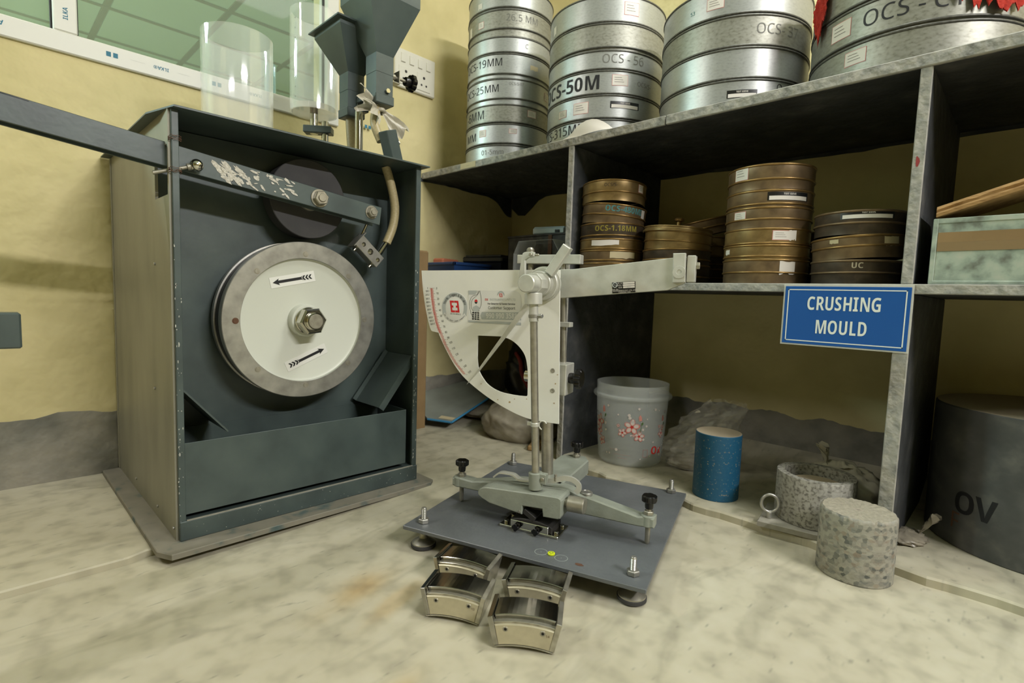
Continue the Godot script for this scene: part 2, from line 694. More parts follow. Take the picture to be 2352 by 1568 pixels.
	mat("grey ink", [0.68, 0.70, 0.68], 0.5)
	mat("yellow level", [0.80, 0.85, 0.12], 0.2)
	mat("rust spot", [0.66, 0.55, 0.36], 0.8)
	m = mat("mould steel", noise_tex([[0.56, 0.55, 0.50], [0.70, 0.685, 0.63], [0.79, 0.775, 0.72]], 0.015, 25), 0.24, 0.75)
	tile(m, 5.0)
	m = mat("mould top", noise_tex([[0.60, 0.595, 0.57], [0.74, 0.73, 0.70]], 0.012, 53), 0.15, 1.0)
	tile(m, 5.0)
	m = mat("mould face", noise_tex([[0.72, 0.69, 0.59], [0.80, 0.77, 0.66]], 0.012, 26), 0.34, 0.4)
	tile(m, 5.0)
	# sieves
	m = mat("galvanised", noise_tex([[0.57, 0.58, 0.565], [0.635, 0.645, 0.63], [0.655, 0.665, 0.65], [0.67, 0.68, 0.665]], 0.03, 31, [0.0, 0.3, 0.6, 1.0], 6), 0.40, 0.55)
	tile(m, Vector3(5, 8, 5))
	m = mat("grimy bead", noise_tex([[0.30, 0.30, 0.28], [0.46, 0.46, 0.43]], 0.03, 54), 0.45, 0.5)
	tile(m, 5.0)
	m = mat("old galvanised", noise_tex([[0.42, 0.41, 0.36], [0.53, 0.53, 0.485], [0.57, 0.57, 0.525], [0.60, 0.60, 0.555]], 0.025, 32, [0.0, 0.32, 0.6, 1.0], 6), 0.45, 0.45)
	tile(m, Vector3(5, 8, 5))
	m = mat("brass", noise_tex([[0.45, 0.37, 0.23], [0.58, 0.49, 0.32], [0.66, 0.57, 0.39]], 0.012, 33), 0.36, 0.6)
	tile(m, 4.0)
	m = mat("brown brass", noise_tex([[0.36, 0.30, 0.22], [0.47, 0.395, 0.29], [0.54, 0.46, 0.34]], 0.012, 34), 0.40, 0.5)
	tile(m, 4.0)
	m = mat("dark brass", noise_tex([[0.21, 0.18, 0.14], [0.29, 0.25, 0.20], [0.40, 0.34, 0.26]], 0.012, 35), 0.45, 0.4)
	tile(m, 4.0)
	m = mat("bead brass", noise_tex([[0.50, 0.40, 0.24], [0.66, 0.54, 0.34]], 0.02, 36), 0.32, 0.7)
	tile(m, 4.0)
	mat("label white", [0.84, 0.82, 0.78], 0.5)
	mat("label cream", [0.74, 0.69, 0.55], 0.7)
	mat("label pink", [0.80, 0.52, 0.50], 0.6)
	mat("label text", [0.45, 0.42, 0.40], 0.7)
	mat("pencil", [0.40, 0.40, 0.37], 0.6)
	mat("teal chalk", [0.26, 0.50, 0.50], 0.7)
	mat("yellow chalk", [0.55, 0.50, 0.16], 0.7)
	mat("white chalk", [0.66, 0.62, 0.52], 0.8)
	mat("plate black", [0.09, 0.09, 0.085], 0.35)
	m = mat("red cloth", noise_tex([[0.58, 0.13, 0.08], [0.72, 0.20, 0.13]], 0.03, 37), 0.95)
	bumped(tile(m, 5.0), fine_bump, 0.8)
	# shelf and floor things
	m = mat("chest tin", noise_tex([[0.40, 0.41, 0.37], [0.55, 0.60, 0.55], [0.66, 0.71, 0.65], [0.72, 0.74, 0.68]], 0.009, 41, [0.0, 0.3, 0.6, 1.0]), 0.5, 0.3)
	tile(m, 4.0)
	m = mat("plank wood", noise_tex([[0.48, 0.35, 0.20], [0.66, 0.52, 0.33], [0.74, 0.60, 0.41]], 0.02, 42), 0.8)
	tile(m, Vector3(3, 24, 3))
	m = mat("cardboard", noise_tex([[0.48, 0.39, 0.25], [0.55, 0.45, 0.30]], 0.006, 43), 0.85)
	tile(m, 2.0)
	mat("packing tape", [0.52, 0.44, 0.32], 0.25)
	mat("blue plastic", [0.13, 0.24, 0.42], 0.4)
	mat("black tub", [0.07, 0.085, 0.10], 0.35)
	m = mat("dark box", noise_tex([[0.10, 0.09, 0.08], [0.20, 0.19, 0.17], [0.32, 0.29, 0.25]], 0.01, 44), 0.7)
	tile(m, 4.0)
	mat("pale plastic", [0.70, 0.74, 0.74], 0.4)
	mat("orange foam", [0.70, 0.42, 0.30], 0.9)
	m = mat("grey sheet", noise_tex([[0.44, 0.46, 0.43], [0.56, 0.58, 0.54]], 0.006, 45), 0.4)
	tile(m, 2.0)
	mat("blue edge", [0.22, 0.50, 0.66], 0.5)
	m = mat("bucket plastic", Color(0.88, 0.90, 0.88, 0.24), 0.35)
	m.transparency = BaseMaterial3D.TRANSPARENCY_ALPHA
	mat("print red", [0.78, 0.16, 0.12], 0.5)
	mat("petal pink", [0.82, 0.55, 0.50], 0.5)
	mat("petal white", [0.82, 0.78, 0.74], 0.5)
	mat("leaf green", [0.30, 0.42, 0.20], 0.5)
	m = mat("blue enamel", noise_tex([[0.62, 0.57, 0.46], [0.60, 0.55, 0.44], [0.11, 0.345, 0.46], [0.09, 0.32, 0.44], [0.11, 0.37, 0.48]], 0.03, 46, [0.0, 0.195, 0.21, 0.6, 1.0], 5), 0.5)
	tile(m, 6.0)
	mat("dust", [0.66, 0.61, 0.51], 0.95)
	m = mat("pitted steel", noise_tex([[0.26, 0.255, 0.23], [0.45, 0.44, 0.40], [0.60, 0.595, 0.55], [0.66, 0.65, 0.61]], 0.025, 47, [0.0, 0.34, 0.46, 1.0], 6), 0.6, 0.2)
	tile(m, 7.0)
	m = mat("dusty tray", noise_tex([[0.50, 0.49, 0.44], [0.62, 0.605, 0.55]], 0.012, 52), 0.7)
	tile(m, 4.0)
	m = mat("concrete core", noise_tex([[0.34, 0.35, 0.33], [0.47, 0.47, 0.43], [0.58, 0.57, 0.52], [0.62, 0.61, 0.55], [0.60, 0.585, 0.53], [0.50, 0.505, 0.47], [0.55, 0.50, 0.43], [0.64, 0.63, 0.57]], 0.045, 48, [0.0, 0.12, 0.22, 0.5, 0.72, 0.82, 0.93, 1.0], 1, 512, FastNoiseLite.TYPE_CELLULAR, 10.0), 0.85)
	bumped(tile(m, 6.0), rough_bump, 0.5)
	m = mat("core top", noise_tex([[0.54, 0.52, 0.45], [0.65, 0.625, 0.55]], 0.03, 49), 0.95)
	bumped(tile(m, 6.0), rough_bump, 0.8)
	m = mat("drum grey", noise_tex([[0.24, 0.245, 0.24], [0.31, 0.31, 0.30], [0.42, 0.41, 0.385]], 0.01, 50, [0.0, 0.6, 1.0]), 0.6)
	tile(m, 3.0)
	mat("sign blue", [0.07, 0.32, 0.60], 0.3)
	mat("sign white", [0.86, 0.88, 0.85], 0.3)
	clear("laminate", [0.9, 0.9, 0.86], 0.45, 0.2)
	mat("switch white", [0.86, 0.85, 0.79], 0.35)
	mat("socket hole", [0.16, 0.15, 0.13], 0.6)
	m = mat("soap orange", noise_tex([[0.50, 0.40, 0.24], [0.62, 0.50, 0.32]], 0.02, 51), 0.7)
	tile(m, 4.0)
	mat("black bag", [0.05, 0.05, 0.05], 0.3)
	mat("pink ribbon", [0.55, 0.18, 0.18], 0.6)
	var e = mat("tube glow", [0.9, 0.95, 0.92], 0.4)
	e.emission_enabled = true
	e.emission = Color(0.92, 1.0, 0.94)
	e.emission_energy_multiplier = 6.0
	make_floor_material()

# the cement floor: streaks that run along the room, rust stains and scratches, computed as a picture laid from above
func make_floor_material():
	var n = 1024
	var img = Image.create(n, n, false, Image.FORMAT_RGB8)
	var a = FastNoiseLite.new(); a.seed = 71; a.frequency = 0.9; a.fractal_octaves = 5
	var b = FastNoiseLite.new(); b.seed = 72; b.frequency = 1.0; b.fractal_octaves = 5
	var c = FastNoiseLite.new(); c.seed = 73; c.frequency = 14.0; c.fractal_octaves = 3
	var d = FastNoiseLite.new(); d.seed = 74; d.frequency = 1.0; d.fractal_octaves = 4; d.fractal_type = FastNoiseLite.FRACTAL_RIDGED
	var base = Color(0.69, 0.665, 0.57)
	var dark = Color(0.47, 0.455, 0.385)
	var pale = Color(0.77, 0.75, 0.66)
	var rust = Color(0.66, 0.52, 0.30)
	var stains = [[0.45, -0.86, 0.10, 0.03], [0.52, -0.80, 0.07, 0.02], [0.38, -0.60, 0.06, 0.02], [0.50, -0.90, 0.05, 0.03]]
	for j in n:
		for i in n:
			var x = -0.8 + 3.0 * (i + 0.5) / n
			var z = -2.1 + 3.0 * (j + 0.5) / n
			var v = a.get_noise_2d(x * 2.0, z * 2.0)
			var s = b.get_noise_2d(x * 1.4, z * 15.0 + v * 1.2)
			var g = c.get_noise_2d(x, z)
			var col = base.lerp(pale, clamp(v * 0.55 + 0.35, 0, 1))
			col = col.lerp(dark, clamp(s * 0.6 - 0.11, 0, 0.26))
			var cr = d.get_noise_2d(x * 3.0 + z, z * 16.0)
			if cr > 0.78:
				col = col.lerp(Color(0.36, 0.36, 0.33), clamp((cr - 0.78) * 2.0, 0, 0.4))
			for q in stains:
				var e = exp(-pow((x - q[0]) / q[2], 2) - pow((z - q[1] + 0.25 * (x - q[0])) / q[3], 2))
				col = col.lerp(rust, clamp(e * (0.3 + v), 0, 0.3))
			col = col.lightened(clamp(g * 0.10, 0, 1)) if g > 0 else col.darkened(clamp(-g * 0.16, 0, 1))
			img.set_pixel(i, j, col)
	var m = StandardMaterial3D.new()
	m.resource_name = "floor cement"
	m.albedo_texture = ImageTexture.create_from_image(img)
	m.uv1_scale = Vector3(1.0 / 3.0, 1.0 / 3.0, 1)
	m.uv1_offset = Vector3(0.8 / 3.0, 2.1 / 3.0, 0)
	m.roughness = 0.55
	M["floor cement"] = m

# ------------------------------------------------------------------ lamps
func tube_lamp(p, towards, energy, label):
	var t = thing("tube_lamp", label, "lamp", p)
	var st = mb()
	var back = -towards.normalized()
	box(st, Vector3(-0.62, -0.02, -0.02) + back * 0.035, Vector3(0.62, 0.02, 0.02) + back * 0.035, 0.004)
	part("batten", st, M["window frame white"], t)
	st = mb()
	cyl(st, Vector3(-0.6, 0, 0), Vector3(0.6, 0, 0), 0.014, 20)
	part("glowing_tube", st, M["tube glow"], t)
	var l = AreaLight3D.new()
	l.name = "tube_light"
	l.area_size = Vector2(1.2, 0.03)
	l.light_energy = energy
	l.light_color = Color(1.0, 0.985, 0.99)
	l.shadow_enabled = true
	l.area_range = 12.0
	add_child(l)
	var f = towards.normalized()
	var x = Vector3(1, 0, 0)
	var zax = -f
	x = (x - zax * x.dot(zax)).normalized()
	l.transform = Transform3D(Basis(x, zax.cross(x), zax), p + f * 0.018)

func panel_lamp(p, energy, label):
	var t = thing("panel_lamp", label, "lamp", p)
	var st = mb()
	box(st, Vector3(-0.3, 0.0, -0.3), Vector3(0.3, 0.02, 0.3), 0.004)
	part("panel_frame", st, M["window frame white"], t)
	st = mb()
	box(st, Vector3(-0.28, -0.008, -0.28), Vector3(0.28, -0.001, 0.28))
	part("glowing_panel", st, M["tube glow"], t)
	var l = AreaLight3D.new()
	l.name = "panel_light"
	l.area_size = Vector2(0.56, 0.56)
	l.light_energy = energy
	l.light_color = Color(0.86, 1.0, 1.0) if p.z < -2.0 else Color(1.0, 0.985, 0.99)
	l.shadow_enabled = true
	l.area_range = 12.0
	add_child(l)
	l.transform = Transform3D(Basis.from_euler(Vector3(-PI / 2, 0, 0)), p + Vector3(0, -0.02, 0))

# ------------------------------------------------------------------ room
func build_room():
	var W = -1.93     # face of the window wall
	var E = 1.94      # face of the shelf wall
	var top = 2.77
	# floor with a slightly rising cement surface
	var st = mb()
	var xs = []
	var x = -4.8
	while x < 2.3:
		xs.append(x)
		x += 0.1
	for i in xs.size() - 1:
		var a = xs[i]
		var b = xs[i + 1]
		for k in 20:
			var z0 = -2.2 + 0.35 * k
			var z1 = z0 + 0.35
			var n = Vector3(-(fl(b) - fl(a)) / (b - a), 1, 0).normalized()
			tri(st, Vector3(a, fl(a), z0), Vector3(a, fl(a), z1), Vector3(b, fl(b), z1), n, n, n)
			tri(st, Vector3(a, fl(a), z0), Vector3(b, fl(b), z1), Vector3(b, fl(b), z0), n, n, n)
	box(st, Vector3(-4.8, -0.3, -2.2), Vector3(2.3, -0.05, 4.8))
	struct("floor", st, M["floor cement"])
	# raised slab along the window wall, with a broken corner by the machine
	st = mb()
	var sl = [[-4.6, -1.287], [0.20, -1.287], [0.235, -1.300], [0.30, -1.29], [0.93, -1.29], [1.42, -1.33], [1.42, W], [-4.6, W]]
	var pts = []
	for q in sl: pts.append(Vector2(q[0], -q[1]))
	prism(st, pts, -0.06, -0.0125, Transform3D(Basis.from_euler(Vector3(-PI / 2, 0, 0)), Vector3.ZERO), INF, 0.003)
	struct("trim_1", st, M["floor cement"])
	# platform under the shelves, with a ragged front edge and a cement fillet at the wall
	st = mb()
	var rng = RandomNumberGenerator.new()
	rng.seed = 5
	var edge = []
	var z = -1.12
	edge.append(Vector2(E, 1.13))
	edge.append(Vector2(1.42, 1.15))
	while z < 1.2:
		edge.append(Vector2(1.325 + 0.07 * pow(clamp((-0.93 - z) / 0.19, 0.0, 1.0), 2.0) + rng.randf_range(-0.008, 0.008) - 0.012 * smoothstep(-1.0, -0.4, z) * (1.0 - smoothstep(-0.4, 0.1, z)), -z))
		z += 0.035
	edge.append(Vector2(1.33, -1.2))
	edge.append(Vector2(E, -1.2))
	prism(st, edge, -0.06, 0.02, Transform3D(Basis.from_euler(Vector3(-PI / 2, 0, 0)), Vector3.ZERO), INF, 0.004)
	loft(st, [Vector3(1.80, 0.0198, -1.93), Vector3(E, 0.068, -1.93), Vector3(E, 0.01, -1.93)], [Vector3(1.80, 0.0198, 1.2), Vector3(E, 0.068, 1.2), Vector3(E, 0.01, 1.2)])
	struct("trim_2", st, M["floor cement"])
	# window wall: four blocks round the opening
	var wx0 = -1.6
	var wx1 = 0.985
	var wy0 = 1.172
	var wy1 = 2.05
	st = mb()
	box(st, Vector3(-4.8, -0.2, W - 0.2), Vector3(E + 0.2, wy0, W))
	box(st, Vector3(-4.8, wy1, W - 0.2), Vector3(E + 0.2, top, W))
	box(st, Vector3(-4.8, wy0, W - 0.2), Vector3(wx0, wy1, W))
	box(st, Vector3(wx1, wy0, W - 0.2), Vector3(E + 0.2, wy1, W))
	struct("wall_left", st, M["yellow distemper"])
	st = mb()
	box(st, Vector3(E, -0.2, W), Vector3(E + 0.2, top, 4.8))
	struct("wall_right", st, M["yellow distemper"])
	st = mb()
	box(st, Vector3(-4.6, -0.2, 4.6), Vector3(E + 0.2, top, 4.8))
	struct("wall_rear", st, M["yellow distemper"])
	st = mb()
	box(st, Vector3(-4.8, -0.2, W - 0.2), Vector3(-4.6, top, 4.8))
	struct("wall_far", st, M["yellow distemper"])
	st = mb()
	box(st, Vector3(-4.8, top, W - 0.2), Vector3(E + 0.2, top + 0.15, 4.8))
	struct("ceiling", st, M["white ceiling"])
	# bare plaster skirting bands with a ragged painted edge
	st = mb()
	plaster_band(st, -4.5, 1.93, 0.176, 0.011, 31, Transform3D(Basis(), Vector3(0, 0, W)))
	struct("baseboard_left", st, M["bare plaster"])
	st = mb()
	plaster_band(st, -1.92, 1.2, 0.178, 0.012, 32, Transform3D(Basis.from_euler(Vector3(0, -PI / 2, 0)), Vector3(E, 0, 0)))
	struct("baseboard_right", st, M["bare plaster"])
	# mortar left under the top shelf along both walls and running down in the corner
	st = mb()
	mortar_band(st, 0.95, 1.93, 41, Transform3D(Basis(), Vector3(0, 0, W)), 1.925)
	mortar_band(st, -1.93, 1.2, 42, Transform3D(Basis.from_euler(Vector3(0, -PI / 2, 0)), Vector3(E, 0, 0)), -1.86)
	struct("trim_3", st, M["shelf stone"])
	window_unit(W, wx0, wx1, wy0, wy1)
	next_room(W)
	switch_board(W)

func plaster_band(st, x0, x1, h, wob, sd, xf):
	var no = FastNoiseLite.new()
	no.seed = sd
	no.frequency = 6.0
	no.fractal_octaves = 5
	no.fractal_gain = 0.6
	var poly = [Vector2(x0, -0.06)]
	poly.append(Vector2(x1, -0.06))
	var n = 260
	for i in n + 1:
		var x = lerp(x1, x0, float(i) / n)
		poly.append(Vector2(x, h + wob * no.get_noise_1d(x) * 1.6))
	prism(st, poly, -0.01, 0.0025, xf)

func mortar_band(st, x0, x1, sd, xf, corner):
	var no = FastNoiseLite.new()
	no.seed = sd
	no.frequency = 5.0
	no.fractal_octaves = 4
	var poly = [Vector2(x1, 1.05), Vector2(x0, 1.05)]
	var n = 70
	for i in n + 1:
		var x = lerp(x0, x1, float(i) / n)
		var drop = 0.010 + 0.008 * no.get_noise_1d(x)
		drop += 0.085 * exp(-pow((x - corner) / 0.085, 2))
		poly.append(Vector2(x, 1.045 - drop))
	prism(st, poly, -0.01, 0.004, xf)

func window_unit(W, x0, x1, y0, y1):
	var o = Node3D.new()
	o.name = "window_1"
	o.set_meta("kind", "structure")
	add_child(o)
	root_at = Vector3.ZERO
	var zf = W + 0.012
	var zb = W - 0.06
	var fr = func(n, a, b, c, d):
		var st = mb()
		box(st, Vector3(a, b, zb), Vector3(c, d, zf), 0.003)
		part(n, st, M["window frame white"], o)
	fr.call("bottom_rail", x0, y0 - 0.004, x1, 1.222)
	fr.call("top_rail", x0, y1 - 0.045, x1, y1)
	fr.call("jamb", x0, 1.222, x0 + 0.045, y1 - 0.045)
	fr.call("jamb", x1 - 0.045, 1.222, x1, y1 - 0.045)
	fr.call("mullion", 0.172, 1.222, 0.222, y1 - 0.045)
	fr.call("mullion", -0.75, 1.222, -0.70, y1 - 0.045)
	for q in [[x0 + 0.045, -0.75], [-0.70, 0.172], [0.222, x1 - 0.045]]:
		var st = mb()
		box(st, Vector3(q[0], 1.222, W - 0.032), Vector3(q[1], y1 - 0.045, W - 0.028))
		part("pane", st, M["window glass"], o)
		st = mb()
		box(st, Vector3(q[0], 1.222, W - 0.027), Vector3(q[1], 1.228, W - 0.016), 0.001)
		box(st, Vector3(q[0], 1.222, W - 0.027), Vector3(q[0] + 0.005, y1 - 0.045, W - 0.016), 0.001)
		box(st, Vector3(q[1] - 0.005, 1.222, W - 0.027), Vector3(q[1], y1 - 0.045, W - 0.016), 0.001)
		part("gasket", st, M["black rubber"], o)
	# maker's protective film, printed upside down along the frame
	var st = mb()
	var g = mb()
	for i in 4:
		var xc = 0.415 + i * 0.27
		if i < 3:
			letters(st, "ILKA\u00ae", 0.0095, at(xc, 1.197, zf, 0, 0, PI), 0.0, 0.0004, true)
			letters(g, "--------------------", 0.0035, at(xc + 0.058, 1.197, zf, 0, 0, PI))
			letters(g, "--------------------", 0.004, at(xc - 0.058, 1.197, zf, 0, 0, PI))
		for k in 2:
			var u = xc - 0.132 + k * 0.016
			patch(st, u, u + 0.011, 1.190, 1.203, 0.0, 0.0004, at(0, 0, zf))
	for k in 3:
		letters(st, "ILKA", 0.0105, at(0.197, 1.27 + k * 0.27, zf, 0, 0, PI / 2), 0.0, 0.0004, true)
		letters(g, "--------------------", 0.004, at(0.197, 1.36 + k * 0.27, zf, 0, 0, PI / 2))
	letters(st, "AYS", 0.012, at(0.06, 1.200, zf, 0, 0, PI), 0.0, 0.0004, true)
	part("film_print", st, M["blue print"], o)
	part("film_small_print", g, M["grey print"], o)

# the room behind the window: wall band, lay-in ceiling
func next_room(W):
	var st = mb()
	box(st, Vector3(-3.0, -0.2, -6.2), Vector3(4.6, 2.6, -6.0))
	box(st, Vector3(4.4, -0.2, -6.2), Vector3(4.6, 2.6, W - 0.2))
	box(st, Vector3(-3.1, -0.2, -6.2), Vector3(-2.9, 2.6, W - 0.2))
	box(st, Vector3(E_OUT, -0.2, W - 0.2), Vector3(4.6, 2.6, W - 0.05))
	struct("wall_next_room", st, M["yellow distemper"])
	st = mb()
	box(st, Vector3(-3.0, -0.3, -6.2), Vector3(4.6, -0.2, W - 0.2))
	struct("floor_next_room", st, M["cement"])
	st = mb()
	box(st, Vector3(-3.1, 2.45, -6.2), Vector3(4.6, 2.6, W - 0.1))
	var c = struct("ceiling_next_room", st, M["lay-in tile"])
	root_at = Vector3.ZERO
	for i in 13:
		st = mb()
		var x = -2.9 + i * 0.6
		box(st, Vector3(x - 0.02, 2.438, -6.0), Vector3(x + 0.02, 2.449, W - 0.2), 0.002)
		part("ceiling_bar", st, M["ceiling bar"], c)
	for i in 7:
		st = mb()
		var z = -5.9 + i * 0.6
		box(st, Vector3(-2.9, 2.437, z - 0.02), Vector3(4.4, 2.4485, z + 0.02), 0.002)
		part("ceiling_bar", st, M["ceiling bar"], c)

	var tm = mb()
	box(tm, Vector3(-0.279, 0, -0.279), Vector3(0.279, 0.010, 0.279), 0.002)
	var tile_mesh = finish(tm)
	for i in 8:
		for k in 6:
			var o = part("ceiling_tile", tile_mesh, M["lay-in tile"], c)
			o.position = Vector3(-1.4 + i * 0.6, 2.4405, -5.6 + k * 0.6)

const E_OUT = 2.14

func switch_board(W):
	var t = room_thing("switch_board", "white switch and socket board on the yellow wall behind the hopper", "switch board", Vector3(1.34, 1.40, W))
	var st = mb()
	box(st, Vector3(1.225, 1.392, W), Vector3(1.425, 1.545, W + 0.016), 0.005)
	part("plate", st, M["switch white"], t)
	for i in 4:
		st = mb()
		var x = 1.262 + i * 0.042
		box(st, Vector3(x - 0.011, 1.492, W + 0.014), Vector3(x + 0.011, 1.528, W + 0.021), 0.002)
		part("switch", st, M["switch white"], t)
	for i in 2:
		st = mb()
		var x = 1.275 + i * 0.09
		box(st, Vector3(x - 0.034, 1.405, W + 0.014), Vector3(x + 0.034, 1.476, W + 0.019), 0.002)
		var s = part("socket", st, M["switch white"], t)
		for q in [[0, 0.018, 0.006], [-0.012, -0.012, 0.0045], [0.012, -0.012, 0.0045]]:
			st = mb()
			cyl(st, Vector3(x + q[0], 1.44 + q[1], W + 0.0185), Vector3(x + q[0], 1.44 + q[1], W + 0.0195), q[2], 14, 0.0002)
			part("pin_hole", st, M["socket hole"], s)

# ------------------------------------------------------------------ shelf
func build_shelf():
	var t = thing("stone_shelf", "dark stone slab shelving with pale cut edges along the yellow wall", "shelf", Vector3(1.65, 0.02, -0.5))
	root_at = t.position
	var X = 1.375
	var E = 1.9395
	var slab = func(n, lo, hi):
		var st = mb()
		box(st, lo, hi, 0.002)
		var o = part(n, st, M["shelf stone"], t)
		return o
	var front = func(parent, lo, hi):
		var st = mb()
		box(st, lo, hi, 0.002)
		var e = MeshInstance3D.new()
		e.name = "cut_edge"
		e.mesh = finish(st)
		e.material_override = M["shelf edge stone"]
		parent.add_child(e, true)
	var a = slab.call("top_shelf", Vector3(X + 0.002, 1.045, -1.929), Vector3(E, 1.070, 1.1))
	front.call(a, Vector3(X - 0.001, 1.0445, -1.9285), Vector3(X + 0.006, 1.0705, -0.775))
	front.call(a, Vector3(X - 0.004, 1.0440, -0.771), Vector3(X + 0.006, 1.0700, 1.1))
	a = slab.call("lower_shelf", Vector3(X + 0.002, 0.584, -1.929), Vector3(E, 0.604, 1.1))
	front.call(a, Vector3(X - 0.001, 0.5836, -1.9285), Vector3(X + 0.006, 0.6044, 1.1))
	for q in [[-1.118, -1.097, 0.604, 1.045], [-1.118, -1.097, -0.02, 0.584], [-0.2015, -0.1815, 0.604, 1.045], [-0.205, -0.1775, 0.02, 0.584], [0.72, 0.74, 0.604, 1.045], [0.72, 0.745, 0.02, 0.584]]:
		a = slab.call("upright", Vector3(X + 0.003, q[2], q[0]), Vector3(E, q[3], q[1]))
		front.call(a, Vector3(X, q[2], q[0] - 0.0004), Vector3(X + 0.007, q[3], q[1] + 0.0004))
	# white paint smears on the top edge, a red chalk smear on an upright
	var st = mb()
	var rng = RandomNumberGenerator.new()
	rng.seed = 12
	var xf = Transform3D(Basis.from_euler(Vector3(0, -PI / 2, 0)), Vector3(X - 0.0046, 0, 0))
	flat_poly(st, ragged(rng, -0.193, 0.855, 0.009, 0.035, 11), 0.0, 0.005, Transform3D(xf.basis, Vector3(X + 0.0044, 0, 0)))
	part("chalk_smear", st, M["pink ribbon"], t)
	# paper label stuck on the edge of the top shelf
	st = mb()
	patch(st, -1.665, -1.575, 1.0475, 1.069, 0.0, 0.004, Transform3D(xf.basis, Vector3(X + 0.0015, 0, 0)))
	var l = part("shelf_label", st, M["label cream"], t)
	st = mb()
	letters(st, "------", 0.008, Transform3D(xf.basis, Vector3(X + 0.0008, 1.058, -1.62)), 0.0, 0.004)
	part("lettering", st, M["label text"], l)
	# sign hung on the lower shelf's edge
	var s = thing("crushing_mould_sign", "blue laminated sign reading crushing mould, fixed to the lower shelf edge", "sign", Vector3(1.3715, 0.46, -0.303), -PI / 2)
	st = mb()
	box(st, Vector3(-0.1262, -0.0015, 0.0), Vector3(0.1262, 0.1435, 0.0014), 0.0004, at(0, 0, 0, 0, 0, 0.0))
	part("laminate", st, M["laminate"], s)
	st = mb()
	box(st, Vector3(-0.1225, 0.002, 0.0002), Vector3(0.1225, 0.1375, 0.0020), 0.0003)
	part("panel", st, M["sign blue"], s)
	st = mb()
	for q in [[-0.116, 0.0085, 0.116, 0.0107], [-0.116, 0.1285, 0.116, 0.1307], [-0.116, 0.0085, -0.1138, 0.1307], [0.1138, 0.0085, 0.116, 0.1307]]:
		box(st, Vector3(q[0], q[1], 0.0018), Vector3(q[2], q[3], 0.0024))
	part("white_border", st, M["sign white"], s)
	st = mb()
	letters(st, "CRUSHING", 0.0310, at(0, 0.0980, 0.0021), 0.0, 0.0004, true, 0.67)
	part("lettering", st, M["sign white"], s)
	st = mb()
	letters(st, "MOULD", 0.0310, at(-0.002, 0.0440, 0.0021), 0.0, 0.0004, true, 0.67)
	part("lettering", st, M["sign white"], s)

# ------------------------------------------------------------------ polishing machine
func bolt_set(parent, c, rw, rh, dir = Vector3(0, 0, 1), m = null, called = "bolt"):
	var st = mb()
	var mm = M["dull nickel"] if m == null else m
	cyl(st, c, c + dir * rw * 0.14, rw, 28)
	hexa(st, c + dir * rw * 0.14, c + dir * rw * 0.75, rh, 0.2)
	cyl(st, c + dir * rw * 0.7, c + dir * rw * 0.92, rh * 0.55, 20)
	return part(called, st, mm, parent)

